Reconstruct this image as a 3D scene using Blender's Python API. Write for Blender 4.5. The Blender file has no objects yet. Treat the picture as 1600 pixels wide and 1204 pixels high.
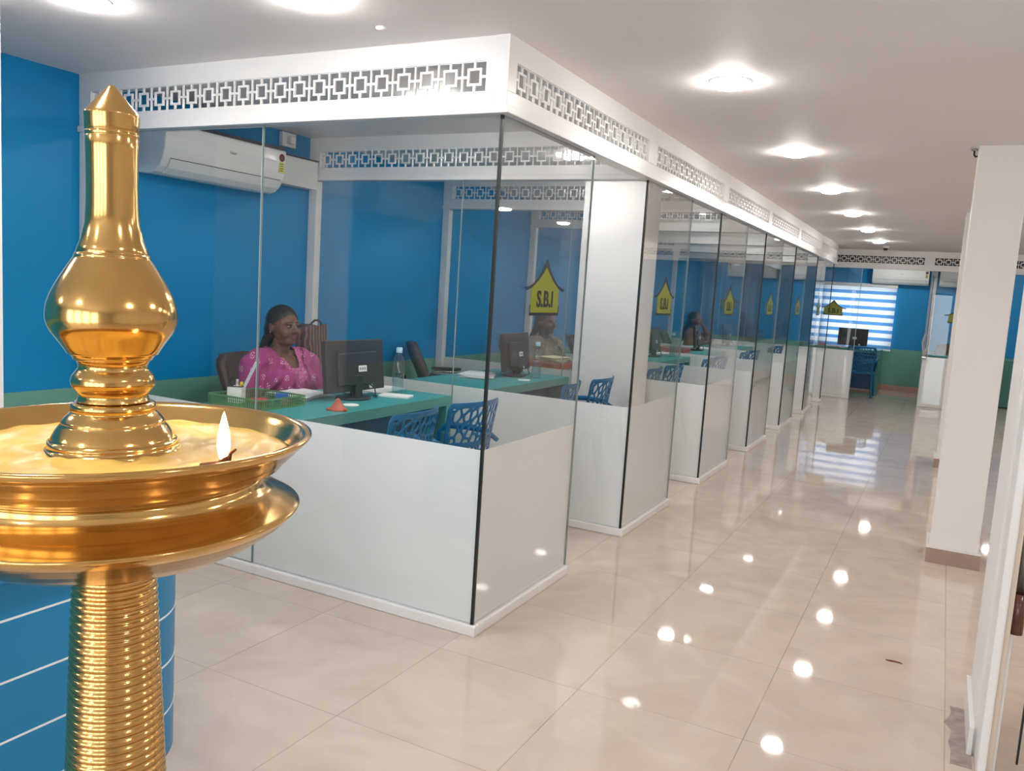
import bpy, bmesh, math, random
from mathutils import Vector, Matrix, Euler, noise
from mathutils.bvhtree import BVHTree
from mathutils.kdtree import KDTree
PI = math.pi
SC = bpy.context.scene
COL = SC.collection
random.seed(7)

# ------------------------------------------------------------------ camera
CAM_H = 1.4436
cd = bpy.data.cameras.new('camera'); cam = bpy.data.objects.new('camera', cd); COL.objects.link(cam)
right = Vector((0.88348848, 0.46417297, 0.06317887)); up = Vector((-0.11016822, 0.07479128, 0.99109496))
fwd = Vector((-0.45531426, 0.88258128, -0.11721434))
m = Matrix.Identity(4)
for i in range(3):
    m[i][0] = right[i]; m[i][1] = up[i]; m[i][2] = -fwd[i]
m.translation = Vector((0, 0, CAM_H))
cam.matrix_world = m
cd.sensor_fit = 'HORIZONTAL'; cd.sensor_width = 36.0; cd.lens = 36.0 * 1295.86 / 1600
cd.clip_start = 0.02; cd.clip_end = 200
SC.camera = cam
# ------------------------------------------------------------------ world (bright overcast daylight outside the windows)
w = bpy.data.worlds.new('daylight'); SC.world = w; w.use_nodes = True
bg = w.node_tree.nodes['Background']; bg.inputs[0].default_value = (0.93, 0.97, 1.0, 1); bg.inputs[1].default_value = 3.4
# ------------------------------------------------------------------ exposure
SC.view_settings.view_transform = 'Standard'; SC.view_settings.look = 'None'
SC.view_settings.exposure = 0.72; SC.view_settings.gamma = 1.0; SC.view_settings.use_curve_mapping = False
LAMP = 82.0          # strength of every round ceiling downlight
cy = SC.cycles
cy.max_bounces = 16; cy.diffuse_bounces = 6; cy.glossy_bounces = 6; cy.transparent_max_bounces = 96; cy.transmission_bounces = 8
cy.use_denoising = True; cy.sample_clamp_indirect = 6.0; cy.caustics_reflective = False; cy.caustics_refractive = False

# ------------------------------------------------------------------ dimensions
X0 = -1.60           # glass line of the cubicle row along the corridor
XL = -4.09           # left wall face
CEIL = 2.39
GT = 2.10            # top of the glass
FT = 0.78            # top of the frosted band
Y0 = 2.885; DY = 1.7565
YK = [Y0 + DY * k for k in range(7)]
YW = 16.75           # back wall face
YF = 14.40           # far partition line

# ------------------------------------------------------------------ materials
def mat(name, col, rough=0.5, metal=0.0, spec=0.5, var=0.0, vscale=8.0, coat=0.0, bump=0.0, bscale=60.0, emit=None, estr=0.0, alpha=None, trans=0.0, ior=1.45):
    M = bpy.data.materials.new(name); M.use_nodes = True
    nt = M.node_tree; b = nt.nodes['Principled BSDF']
    b.inputs['Base Color'].default_value = (*col, 1); b.inputs['Roughness'].default_value = rough
    b.inputs['Metallic'].default_value = metal; b.inputs['Specular IOR Level'].default_value = spec
    b.inputs['Coat Weight'].default_value = coat; b.inputs['Coat Roughness'].default_value = 0.05
    b.inputs['Transmission Weight'].default_value = trans; b.inputs['IOR'].default_value = ior
    if emit:
        b.inputs['Emission Color'].default_value = (*emit, 1); b.inputs['Emission Strength'].default_value = estr
    tc = nt.nodes.new('ShaderNodeTexCoord')
    if var:
        n = nt.nodes.new('ShaderNodeTexNoise'); n.inputs['Scale'].default_value = vscale; n.inputs['Detail'].default_value = 4
        nt.links.new(tc.outputs['Object'], n.inputs['Vector'])
        r = nt.nodes.new('ShaderNodeValToRGB')
        r.color_ramp.elements[0].position = 0.3; r.color_ramp.elements[1].position = 0.7
        r.color_ramp.elements[0].color = (*[max(0, c * (1 - var)) for c in col], 1)
        r.color_ramp.elements[1].color = (*[min(1, c * (1 + var)) for c in col], 1)
        nt.links.new(n.outputs['Fac'], r.inputs['Fac']); nt.links.new(r.outputs['Color'], b.inputs['Base Color'])
    if bump:
        n = nt.nodes.new('ShaderNodeTexNoise'); n.inputs['Scale'].default_value = bscale; n.inputs['Detail'].default_value = 3
        nt.links.new(tc.outputs['Object'], n.inputs['Vector'])
        bp = nt.nodes.new('ShaderNodeBump'); bp.inputs['Strength'].default_value = bump; bp.inputs['Distance'].default_value = 0.004
        nt.links.new(n.outputs['Fac'], bp.inputs['Height']); nt.links.new(bp.outputs['Normal'], b.inputs['Normal'])
    return M

def N(nt, typ, **kw):
    n = nt.nodes.new(typ)
    for k, v in kw.items(): setattr(n, k, v)
    return n
def math_node(nt, op, a=None, b=None):
    n = N(nt, 'ShaderNodeMath', operation=op)
    for i, x in enumerate((a, b)):
        if x is None: continue
        if isinstance(x, (int, float)): n.inputs[i].default_value = x
        else: nt.links.new(x, n.inputs[i])
    return n.outputs[0]

def glass_mat(name, tint, f0=0.045, power=5.0):
    """thin clear pane: see-through plus an angle dependent mirror reflection"""
    M = bpy.data.materials.new(name); M.use_nodes = True; nt = M.node_tree; nt.nodes.clear()
    out = N(nt, 'ShaderNodeOutputMaterial'); mix = N(nt, 'ShaderNodeMixShader')
    t = N(nt, 'ShaderNodeBsdfTransparent'); t.inputs[0].default_value = (*tint, 1)
    g = N(nt, 'ShaderNodeBsdfGlossy'); g.inputs['Roughness'].default_value = 0.0; g.inputs[0].default_value = (1, 1, 1, 1)
    geo = N(nt, 'ShaderNodeNewGeometry'); d = N(nt, 'ShaderNodeVectorMath', operation='DOT_PRODUCT')
    nt.links.new(geo.outputs['Normal'], d.inputs[0]); nt.links.new(geo.outputs['Incoming'], d.inputs[1])
    c = math_node(nt, 'ABSOLUTE', d.outputs['Value'])
    p = math_node(nt, 'POWER', math_node(nt, 'SUBTRACT', 1.0, c), power)
    f = math_node(nt, 'ADD', math_node(nt, 'MULTIPLY', p, 1 - f0), f0)
    nt.links.new(f, mix.inputs[0]); nt.links.new(t.outputs[0], mix.inputs[1]); nt.links.new(g.outputs[0], mix.inputs[2])
    nt.links.new(mix.outputs[0], out.inputs[0])
    return M

def two_tone(name, top, bottom, zsplit):
    M = mat(name, top, rough=0.42, spec=0.35); nt = M.node_tree; b = nt.nodes['Principled BSDF']
    geo = N(nt, 'ShaderNodeNewGeometry'); s = N(nt, 'ShaderNodeSeparateXYZ'); nt.links.new(geo.outputs['Position'], s.inputs[0])
    st = math_node(nt, 'GREATER_THAN', s.outputs['Z'], zsplit)
    n = N(nt, 'ShaderNodeTexNoise'); n.inputs['Scale'].default_value = 1.6; n.inputs['Detail'].default_value = 3
    nt.links.new(geo.outputs['Position'], n.inputs['Vector'])
    mx = N(nt, 'ShaderNodeMix', data_type='RGBA'); nt.links.new(st, mx.inputs['Factor'])
    mx.inputs['A'].default_value = (*bottom, 1); mx.inputs['B'].default_value = (*top, 1)
    hv = N(nt, 'ShaderNodeHueSaturation'); nt.links.new(mx.outputs['Result'], hv.inputs['Color'])
    nt.links.new(math_node(nt, 'ADD', math_node(nt, 'MULTIPLY', n.outputs['Fac'], 0.16), 0.92), hv.inputs['Value'])
    nt.links.new(hv.outputs['Color'], b.inputs['Base Color'])
    return M

def floor_mat():
    M = mat('polished_beige_tile', (0.6, 0.5, 0.42), rough=0.035, spec=0.5); nt = M.node_tree; b = nt.nodes['Principled BSDF']
    geo = N(nt, 'ShaderNodeNewGeometry'); s = N(nt, 'ShaderNodeSeparateXYZ'); nt.links.new(geo.outputs['Position'], s.inputs[0])
    def line(o, off, size, wid):
        u = math_node(nt, 'DIVIDE', math_node(nt, 'SUBTRACT', o, off - 60 * size), size)
        fr = math_node(nt, 'FRACT', u)
        dd = math_node(nt, 'MINIMUM', fr, math_node(nt, 'SUBTRACT', 1.0, fr))
        return math_node(nt, 'LESS_THAN', dd, wid / size), math_node(nt, 'FLOOR', u)
    lx, ix = line(s.outputs['X'], -1.645, 0.598, 0.0016)
    ly, iy = line(s.outputs['Y'], 2.075, 0.634, 0.0013)
    ln = math_node(nt, 'MAXIMUM', lx, ly)
    # soft veining, a little different on every tile
    cb = N(nt, 'ShaderNodeCombineXYZ'); nt.links.new(math_node(nt, 'MULTIPLY', ix, 3.7), cb.inputs[0]); nt.links.new(math_node(nt, 'MULTIPLY', iy, 5.3), cb.inputs[1])
    ad = N(nt, 'ShaderNodeVectorMath', operation='ADD'); nt.links.new(geo.outputs['Position'], ad.inputs[0]); nt.links.new(cb.outputs[0], ad.inputs[1])
    n = N(nt, 'ShaderNodeTexNoise'); n.inputs['Scale'].default_value = 2.6; n.inputs['Detail'].default_value = 6; n.inputs['Distortion'].default_value = 1.6
    nt.links.new(ad.outputs[0], n.inputs['Vector'])
    r = N(nt, 'ShaderNodeValToRGB'); e = r.color_ramp.elements
    e[0].position = 0.30; e[0].color = (0.53, 0.435, 0.365, 1); e[1].position = 0.72; e[1].color = (0.62, 0.525, 0.45, 1)
    nt.links.new(n.outputs['Fac'], r.inputs['Fac'])
    mx = N(nt, 'ShaderNodeMix', data_type='RGBA'); mx.inputs['B'].default_value = (0.30, 0.235, 0.185, 1)
    n2 = N(nt, 'ShaderNodeTexNoise'); n2.inputs['Scale'].default_value = 3.0; nt.links.new(geo.outputs['Position'], n2.inputs['Vector'])
    nt.links.new(math_node(nt, 'MULTIPLY', ln, math_node(nt, 'MULTIPLY', n2.outputs['Fac'], 1.3)), mx.inputs['Factor'])
    nt.links.new(r.outputs['Color'], mx.inputs['A']); nt.links.new(mx.outputs['Result'], b.inputs['Base Color'])
    return M

def blind_mat():
    """zebra roller blind: white sheer bands and blue cloth bands, daylight comes through both"""
    M = bpy.data.materials.new('zebra_blind_cloth'); M.use_nodes = True; nt = M.node_tree; nt.nodes.clear()
    out = N(nt, 'ShaderNodeOutputMaterial')
    geo = N(nt, 'ShaderNodeNewGeometry'); s = N(nt, 'ShaderNodeSeparateXYZ'); nt.links.new(geo.outputs['Position'], s.inputs[0])
    fr = math_node(nt, 'FRACT', math_node(nt, 'DIVIDE', math_node(nt, 'ADD', s.outputs['Z'], 0.035), 0.141))
    st = math_node(nt, 'GREATER_THAN', fr, 0.56)
    mx = N(nt, 'ShaderNodeMix', data_type='RGBA'); nt.links.new(st, mx.inputs['Factor'])
    mx.inputs['A'].default_value = (0.86, 0.88, 0.90, 1); mx.inputs['B'].default_value = (0.26, 0.50, 0.74, 1)
    tr = N(nt, 'ShaderNodeBsdfTranslucent'); df = N(nt, 'ShaderNodeBsdfDiffuse')
    nt.links.new(mx.outputs['Result'], tr.inputs[0]); nt.links.new(mx.outputs['Result'], df.inputs[0])
    ms = N(nt, 'ShaderNodeMixShader'); ms.inputs[0].default_value = 0.45
    nt.links.new(tr.outputs[0], ms.inputs[1]); nt.links.new(df.outputs[0], ms.inputs[2]); nt.links.new(ms.outputs[0], out.inputs[0])
    return M

def flower_cloth(name, base, spot, cells=11.0):
    M = mat(name, base, rough=0.75, spec=0.2); nt = M.node_tree; b = nt.nodes['Principled BSDF']
    tc = N(nt, 'ShaderNodeTexCoord')
    v = N(nt, 'ShaderNodeTexVoronoi', feature='F1', voronoi_dimensions='2D'); v.inputs['Scale'].default_value = cells; v.inputs['Randomness'].default_value = 0.75
    sp = N(nt, 'ShaderNodeSeparateXYZ'); nt.links.new(tc.outputs['Object'], sp.inputs[0]); cb = N(nt, 'ShaderNodeCombineXYZ')
    nt.links.new(math_node(nt, 'ADD', sp.outputs['Y'], math_node(nt, 'MULTIPLY', sp.outputs['X'], 0.9)), cb.inputs[0]); nt.links.new(sp.outputs['Z'], cb.inputs[1])
    nt.links.new(cb.outputs[0], v.inputs['Vector'])
    d = v.outputs['Distance']
    ring = math_node(nt, 'MULTIPLY', math_node(nt, 'GREATER_THAN', d, 0.13), math_node(nt, 'LESS_THAN', d, 0.205))
    v2 = N(nt, 'ShaderNodeTexVoronoi', feature='F1'); v2.inputs['Scale'].default_value = cells * 9; nt.links.new(tc.outputs['Object'], v2.inputs['Vector'])
    dots = math_node(nt, 'LESS_THAN', v2.outputs['Distance'], 0.47)
    core = math_node(nt, 'LESS_THAN', d, 0.045)
    f = math_node(nt, 'MAXIMUM', math_node(nt, 'MULTIPLY', ring, dots), core)
    n = N(nt, 'ShaderNodeTexNoise'); n.inputs['Scale'].default_value = 14; nt.links.new(tc.outputs['Object'], n.inputs['Vector'])
    hv = N(nt, 'ShaderNodeHueSaturation'); hv.inputs['Color'].default_value = (*base, 1)
    nt.links.new(math_node(nt, 'ADD', math_node(nt, 'MULTIPLY', n.outputs['Fac'], 0.5), 0.75), hv.inputs['Value'])
    mx = N(nt, 'ShaderNodeMix', data_type='RGBA'); nt.links.new(f, mx.inputs['Factor'])
    nt.links.new(hv.outputs['Color'], mx.inputs['A']); mx.inputs['B'].default_value = (*spot, 1)
    nt.links.new(mx.outputs['Result'], b.inputs['Base Color'])
    return M

def stripe_leather():
    M = mat('striped_maroon_leather', (0.06, 0.015, 0.015), rough=0.45); nt = M.node_tree; b = nt.nodes['Principled BSDF']
    tc = N(nt, 'ShaderNodeTexCoord'); wv = N(nt, 'ShaderNodeTexWave'); wv.inputs['Scale'].default_value = 9; wv.inputs['Distortion'].default_value = 5; wv.bands_direction = 'Y'
    wv.inputs['Detail'].default_value = 2; nt.links.new(tc.outputs['Object'], wv.inputs['Vector'])
    r = N(nt, 'ShaderNodeValToRGB'); e = r.color_ramp.elements
    e[0].position = 0.45; e[0].color = (0.016, 0.004, 0.005, 1); e[1].position = 0.95; e[1].color = (0.20, 0.085, 0.065, 1)
    nt.links.new(wv.outputs['Fac'], r.inputs['Fac']); nt.links.new(r.outputs['Color'], b.inputs['Base Color'])
    return M

MT = {}
MT['white_paint'] = mat('white_wall_paint', (0.80, 0.775, 0.755), rough=0.55, spec=0.3, var=0.015, vscale=2)
MT['ceiling'] = mat('ceiling_paint', (0.83, 0.80, 0.79), rough=0.6, spec=0.25, var=0.012, vscale=1.5)
MT['trim'] = mat('white_laminate', (0.78, 0.77, 0.76), rough=0.28, spec=0.45)
MT['blue_wall'] = two_tone('blue_over_green_wall', (0.003, 0.245, 0.545), (0.14, 0.35, 0.275), 0.765)
MT['floor'] = floor_mat()
MT['tan_tile'] = mat('tan_skirting_tile', (0.36, 0.255, 0.205), rough=0.25, var=0.08, vscale=6)
MT['red_tile'] = mat('terracotta_skirting_tile', (0.42, 0.22, 0.15), rough=0.3, var=0.08, vscale=6)
MT['glass'] = glass_mat('clear_partition_glass', (0.982, 0.99, 0.99), 0.03)
MT['film'] = mat('frosted_white_film', (0.87, 0.88, 0.88), rough=0.34, spec=0.45)
MT['seal'] = mat('black_silicone_joint', (0.012, 0.016, 0.016), rough=0.35)
MT['edge'] = mat('ground_glass_edge', (0.42, 0.52, 0.50), rough=0.25)
MT['steel'] = mat('brushed_steel', (0.55, 0.54, 0.52), rough=0.25, metal=1.0)
MT['brass'] = mat('polished_brass', (0.66, 0.405, 0.145), rough=0.15, metal=1.0, var=0.06, vscale=30)
MT['brass_stem'] = mat('turned_brass', (0.62, 0.37, 0.13), rough=0.15, metal=1.0, var=0.08, vscale=40)
MT['ghee'] = mat('set_lamp_butter', (0.90, 0.57, 0.14), rough=0.38, var=0.16, vscale=16, bump=0.5, bscale=22)
MT['wick'] = mat('burnt_cotton_wick', (0.16, 0.045, 0.02), rough=0.9)
MT['flame'] = mat('lamp_flame', (1, 0.8, 0.4), emit=(1.0, 0.72, 0.38), estr=14.0)
MT['counter_blue'] = mat('blue_counter_laminate', (0.005, 0.20, 0.42), rough=0.38, var=0.03, vscale=3)
MT['counter_line'] = mat('pale_groove', (0.75, 0.80, 0.82), rough=0.5)
MT['desk'] = mat('teal_desk_laminate', (0.045, 0.30, 0.31), rough=0.42, var=0.03, vscale=5)
MT['desk_edge'] = mat('green_desk_edge', (0.075, 0.26, 0.225), rough=0.45, var=0.03, vscale=5)
MT['modesty'] = mat('navy_modesty_panel', (0.018, 0.085, 0.19), rough=0.4)
MT['chair_blue'] = mat('blue_moulded_plastic', (0.003, 0.115, 0.27), rough=0.30, spec=0.5)
MT['leather'] = mat('dark_brown_leatherette', (0.065, 0.036, 0.026), rough=0.48, var=0.2, vscale=20)
MT['black'] = mat('matt_black_plastic', (0.014, 0.013, 0.015), rough=0.45, var=0.1, vscale=30)
MT['screen'] = mat('dark_monitor_screen', (0.01, 0.01, 0.012), rough=0.12)
MT['label_white'] = mat('white_sticker', (0.82, 0.82, 0.80), rough=0.5)
MT['paper'] = mat('white_paper', (0.80, 0.80, 0.80), rough=0.7, var=0.04, vscale=30)
MT['paper_yellow'] = mat('cream_paper', (0.80, 0.72, 0.42), rough=0.7)
MT['tray_green'] = mat('green_basket_plastic', (0.10, 0.25, 0.10), rough=0.45)
MT['tray_orange'] = mat('orange_tray_plastic', (0.62, 0.11, 0.045), rough=0.42)
MT['tray_red'] = mat('red_tray_plastic', (0.50, 0.06, 0.045), rough=0.42)
MT['cup_white'] = mat('white_cup_plastic', (0.80, 0.79, 0.77), rough=0.4)
MT['terracotta'] = mat('red_terracotta', (0.42, 0.095, 0.055), rough=0.55, var=0.15, vscale=30)
MT['blue_box'] = mat('blue_card', (0.02, 0.12, 0.40), rough=0.5)
MT['pink_box'] = mat('salmon_card', (0.75, 0.20, 0.16), rough=0.5)
MT['yellow'] = mat('yellow_plastic', (0.80, 0.62, 0.03), rough=0.4)
MT['silver'] = mat('silver_plastic', (0.55, 0.57, 0.60), rough=0.3)
MT['bottle'] = glass_mat('clear_bottle_plastic', (0.90, 0.955, 0.965), 0.075, 4.0)
MT['water'] = glass_mat('bottle_water', (0.80, 0.90, 0.90), 0.03)
MT['cap_blue'] = mat('pale_blue_cap', (0.45, 0.66, 0.74), rough=0.4)
MT['ac_white'] = mat('gloss_white_plastic', (0.82, 0.83, 0.82), rough=0.2, spec=0.5)
MT['ac_dark'] = mat('dark_vent_plastic', (0.05, 0.045, 0.065), rough=0.5)
MT['ac_grey'] = mat('grey_badge', (0.30, 0.31, 0.32), rough=0.4)
MT['label_yellow'] = mat('yellow_energy_label', (0.72, 0.66, 0.16), rough=0.5)
MT['label_red'] = mat('dark_red_energy_seal', (0.22, 0.05, 0.04), rough=0.5)
MT['logo_yellow'] = mat('yellow_vinyl', (0.20, 0.225, 0.014), rough=0.35)
MT['logo_black'] = mat('black_vinyl', (0.012, 0.013, 0.018), rough=0.35)
MT['lamp_on'] = mat('lit_diffuser', (1, 1, 1), emit=(1.0, 0.965, 0.925), estr=LAMP)
MT['blind'] = blind_mat()
MT['wood'] = mat('wine_brown_lacquer', (0.105, 0.042, 0.028), rough=0.2, var=0.2, vscale=20)
MT['stain'] = mat('grey_cement_smear', (0.33, 0.265, 0.235), rough=0.55, var=0.25, vscale=25)
MT['beige'] = mat('cream_door_frame', (0.70, 0.60, 0.51), rough=0.4)
MT['skin'] = mat('brown_skin', (0.150, 0.070, 0.042), rough=0.5, spec=0.4, var=0.10, vscale=25)
MT['lips'] = mat('brown_lips', (0.15, 0.042, 0.035), rough=0.45)
MT['hair'] = mat('black_hair', (0.008, 0.007, 0.008), rough=0.42, spec=0.5, bump=0.4, bscale=120)
MT['eye_white'] = mat('eye_white', (0.34, 0.29, 0.26), rough=0.5)
MT['iris'] = mat('dark_iris', (0.012, 0.008, 0.006), rough=0.4)
MT['gold'] = mat('gold_jewellery', (0.80, 0.55, 0.20), rough=0.25, metal=1.0)
MT['bindi'] = mat('red_bindi', (0.30, 0.02, 0.015), rough=0.6)
MT['pink_cloth'] = flower_cloth('magenta_flowered_cotton', (0.33, 0.052, 0.185), (0.78, 0.55, 0.66), 12.0)
MT['pink_print'] = flower_cloth('pink_white_print_cotton', (0.50, 0.12, 0.28), (0.85, 0.75, 0.80), 40.0)
MT['grey_cloth'] = flower_cloth('grey_brown_printed_cotton', (0.20, 0.17, 0.14), (0.45, 0.40, 0.34), 16.0)
MT['brown_cloth'] = mat('brown_cotton', (0.16, 0.075, 0.045), rough=0.8, var=0.15, vscale=14)
MT['navy_cloth'] = mat('dark_cotton', (0.03, 0.03, 0.045), rough=0.8)
MT['bag'] = stripe_leather()

# ------------------------------------------------------------------ mesh helpers
class MB:
    """collects shapes and links them as ONE mesh object"""
    def __init__(s): s.bm = bmesh.new()
    def box(s, x0, y0, z0, x1, y1, z1, mi=0, M=None):
        vs = [s.bm.verts.new(Vector(p)) for p in ((x0,y0,z0),(x1,y0,z0),(x1,y1,z0),(x0,y1,z0),(x0,y0,z1),(x1,y0,z1),(x1,y1,z1),(x0,y1,z1))]
        if M is not None:
            for v in vs: v.co = M @ v.co
        for f in ((3,2,1,0),(4,5,6,7),(0,1,5,4),(1,2,6,5),(2,3,7,6),(3,0,4,7)):
            fc = s.bm.faces.new([vs[i] for i in f]); fc.material_index = mi
        return s
    def lathe(s, prof, seg=48, mi=0, c=(0,0,0), cap=True, a0=0.0, a1=2*PI, M=None):
        full = abs(a1 - a0 - 2*PI) < 1e-6
        n = seg if full else seg + 1
        rows = []
        for r, z in prof:
            if r < 1e-6:
                rows.append([s.bm.verts.new((c[0], c[1], c[2]+z))])
            else:
                rows.append([s.bm.verts.new((c[0]+r*math.cos(a0+(a1-a0)*i/seg), c[1]+r*math.sin(a0+(a1-a0)*i/seg), c[2]+z)) for i in range(n)])
        allv = [v for r in rows for v in r]
        for a, b in zip(rows, rows[1:]):
            cnt = n if full else n - 1
            for i in range(cnt):
                j = (i+1) % n
                if len(a) == 1 and len(b) == 1: continue
                if len(a) == 1: f = [a[0], b[j], b[i]]
                elif len(b) == 1: f = [a[i], a[j], b[0]]
                else: f = [a[i], a[j], b[j], b[i]]
                try:
                    fc = s.bm.faces.new(f); fc.material_index = mi; fc.smooth = True
                except ValueError: pass
        if cap and full:
            for r in (rows[0], rows[-1]):
                if len(r) > 2:
                    fc = s.bm.faces.new(r); fc.material_index = mi
        if M is not None:
            for v in allv: v.co = M @ v.co
        return s
    def tube(s, pts, r, seg=10, mi=0, cap=True):
        pts = [Vector(p) for p in pts]; rs = r if isinstance(r, (list, tuple)) else [r]*len(pts)
        rows = []; prev = None
        for i, p in enumerate(pts):
            t = (pts[min(i+1, len(pts)-1)] - pts[max(i-1, 0)]).normalized()
            if prev is None:
                u = t.orthogonal().normalized()
            else:
                u = (prev - t * prev.dot(t))
                u = u.normalized() if u.length > 1e-6 else t.orthogonal().normalized()
            prev = u; w_ = t.cross(u)
            rows.append([s.bm.verts.new(p + (u*math.cos(2*PI*k/seg) + w_*math.sin(2*PI*k/seg))*rs[i]) for k in range(seg)])
        for a, b in zip(rows, rows[1:]):
            for k in range(seg):
                fc = s.bm.faces.new([a[k], a[(k+1) % seg], b[(k+1) % seg], b[k]]); fc.material_index = mi; fc.smooth = True
        if cap:
            for rr in (rows[0], rows[-1]):
                fc = s.bm.faces.new(rr); fc.material_index = mi
        return s
    def prism(s, poly, fn, d0, d1, mi=0):
        """poly: 2-D outline, fn(u, v, d) -> point; extruded from d0 to d1"""
        a = [s.bm.verts.new(fn(u, v, d0)) for u, v in poly]; b = [s.bm.verts.new(fn(u, v, d1)) for u, v in poly]
        n = len(poly)
        for f in (list(reversed(a)), b):
            fc = s.bm.faces.new(f); fc.material_index = mi
        for i in range(n):
            fc = s.bm.faces.new([a[i], a[(i+1) % n], b[(i+1) % n], b[i]]); fc.material_index = mi
        return s
    def ell(s, c, r, rot=None, seg=20, rings=12, mi=0):
        M = Matrix.Translation(Vector(c)) @ (rot.to_matrix().to_4x4() if rot else Matrix.Identity(4)) @ Matrix.Diagonal((*r, 1))
        ret = bmesh.ops.create_uvsphere(s.bm, u_segments=seg, v_segments=rings, radius=1.0, matrix=M)
        for v in ret['verts']:
            for f in v.link_faces: f.smooth = True; f.material_index = mi
        return s
    def cap(s, p, q, r0, r1, seg=14):
        p = Vector(p); q = Vector(q)
        s.tube([p, (p+q)/2, q], [r0, (r0+r1)/2, r1], seg); s.ell(p, (r0,)*3, seg=seg, rings=8); s.ell(q, (r1,)*3, seg=seg, rings=8)
        return s
    def build(s, name, mats, parent=None, bevel=0.0, recalc=True, smooth=False, loc=None, rot=None):
        if recalc: bmesh.ops.recalc_face_normals(s.bm, faces=s.bm.faces)
        me = bpy.data.meshes.new(name); s.bm.to_mesh(me); s.bm.free()
        for mm in (mats if isinstance(mats, (list, tuple)) else [mats]): me.materials.append(mm)
        if smooth:
            for p in me.polygons: p.use_smooth = True
        o = bpy.data.objects.new(name, me); COL.objects.link(o)
        if parent: o.parent = parent
        if loc: o.location = loc
        if rot: o.rotation_euler = rot
        if bevel:
            b = o.modifiers.new('bevel', 'BEVEL'); b.width = bevel; b.segments = 2; b.limit_method = 'ANGLE'
        return o

def tag(o, label, cat, group=None):
    o['label'] = label; o['category'] = cat
    if group: o['group'] = group
    return o
def thing(name, label, cat, loc=(0,0,0), rz=0.0, group=None):
    o = bpy.data.objects.new(name, None); COL.objects.link(o); o.empty_display_size = 0.05
    o.location = loc; o.rotation_euler = (0, 0, rz)
    return tag(o, label, cat, group)
def struct(o):
    o['kind'] = 'structure'; return o
def kids(o): return [c for c in COL.objects if c.parent is o]
def copy_tree(o, parent=None):
    c = o.copy(); COL.objects.link(c)
    if parent: c.parent = parent
    for ch in kids(o): copy_tree(ch, c)
    return c
def dup(o, loc, label, rz=None, group=None):
    c = copy_tree(o); c.location = loc; c['label'] = label
    if rz is not None: c.rotation_euler = (0, 0, rz)
    if group: c['group'] = group
    return c
def text_mesh(txt, size, fn, M, name, parent, sx=1.0, depth=0.002, bold=0.0):
    cu = bpy.data.curves.new('t', 'FONT'); cu.body = txt; cu.size = size; cu.extrude = depth/2; cu.offset = bold
    cu.align_x = 'CENTER'; cu.resolution_u = 3
    to = bpy.data.objects.new('t', cu); COL.objects.link(to)
    dg = bpy.context.evaluated_depsgraph_get(); me = bpy.data.meshes.new_from_object(to.evaluated_get(dg))
    bpy.data.objects.remove(to); bpy.data.curves.remove(cu)
    for v in me.vertices: v.co = fn(v.co.x*sx, v.co.y, v.co.z)
    me.materials.clear(); me.materials.append(M); me.name = name
    o = bpy.data.objects.new(name, me); COL.objects.link(o); o.parent = parent
    return o
def remeshed(mb, voxel, smooth_iters=4, factor=0.5):
    """melt the overlapping shapes of mb into one continuous skin"""
    me = bpy.data.meshes.new('raw'); bmesh.ops.recalc_face_normals(mb.bm, faces=mb.bm.faces); mb.bm.to_mesh(me); mb.bm.free()
    o = bpy.data.objects.new('raw', me); COL.objects.link(o)
    r = o.modifiers.new('r', 'REMESH'); r.mode = 'VOXEL'; r.voxel_size = voxel
    sm = o.modifiers.new('s', 'SMOOTH'); sm.iterations = smooth_iters; sm.factor = factor
    dg = bpy.context.evaluated_depsgraph_get(); out = bpy.data.meshes.new_from_object(o.evaluated_get(dg))
    bpy.data.objects.remove(o); bpy.data.meshes.remove(me)
    for p in out.polygons: p.use_smooth = True
    return out
def link_mesh(me, name, M, parent):
    me.materials.clear(); me.materials.append(M); me.name = name
    o = bpy.data.objects.new(name, me); COL.objects.link(o); o.parent = parent
    return o

# ------------------------------------------------------------------ room shell
YB = -3.2; XR = 3.4
struct(MB().box(XL-0.2, YB-0.2, -0.1, XR+0.2, YW+0.2, 0.0).build('floor', MT['floor']))
struct(MB().box(XL-0.2, YB-0.2, CEIL, XR+0.2, YW+0.2, CEIL+0.1).build('ceiling', MT['ceiling']))
struct(MB().box(XL-0.2, YB-0.2, 0, XL, YW+0.2, CEIL).build('wall_left', MT['blue_wall']))
struct(MB().box(XR, YB-0.2, 0, XR+0.2, YW+0.2, CEIL).build('wall_right', MT['white_paint']))
WX0, WX1, WZ0, WZ1 = -2.12, -0.88, 0.76, 1.86
b = MB()
b.box(XL, YW, 0, WX0, YW+0.2, CEIL); b.box(WX1, YW, 0, XR, YW+0.2, CEIL); b.box(WX0, YW, 0, WX1, YW+0.2, WZ0); b.box(WX0, YW, WZ1, WX1, YW+0.2, CEIL)
struct(b.build('wall_back', MT['blue_wall']))
b = MB()   # entrance wall behind the camera, with a wide glazed opening
EX0, EX1, EZ1 = -2.6, 1.4, 2.15
b.box(XL, YB-0.2, 0, EX0, YB, CEIL); b.box(EX1, YB-0.2, 0, XR, YB, CEIL); b.box(EX0, YB-0.2, EZ1, EX1, YB, CEIL)
struct(b.build('wall_entrance', MT['white_paint']))
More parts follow.
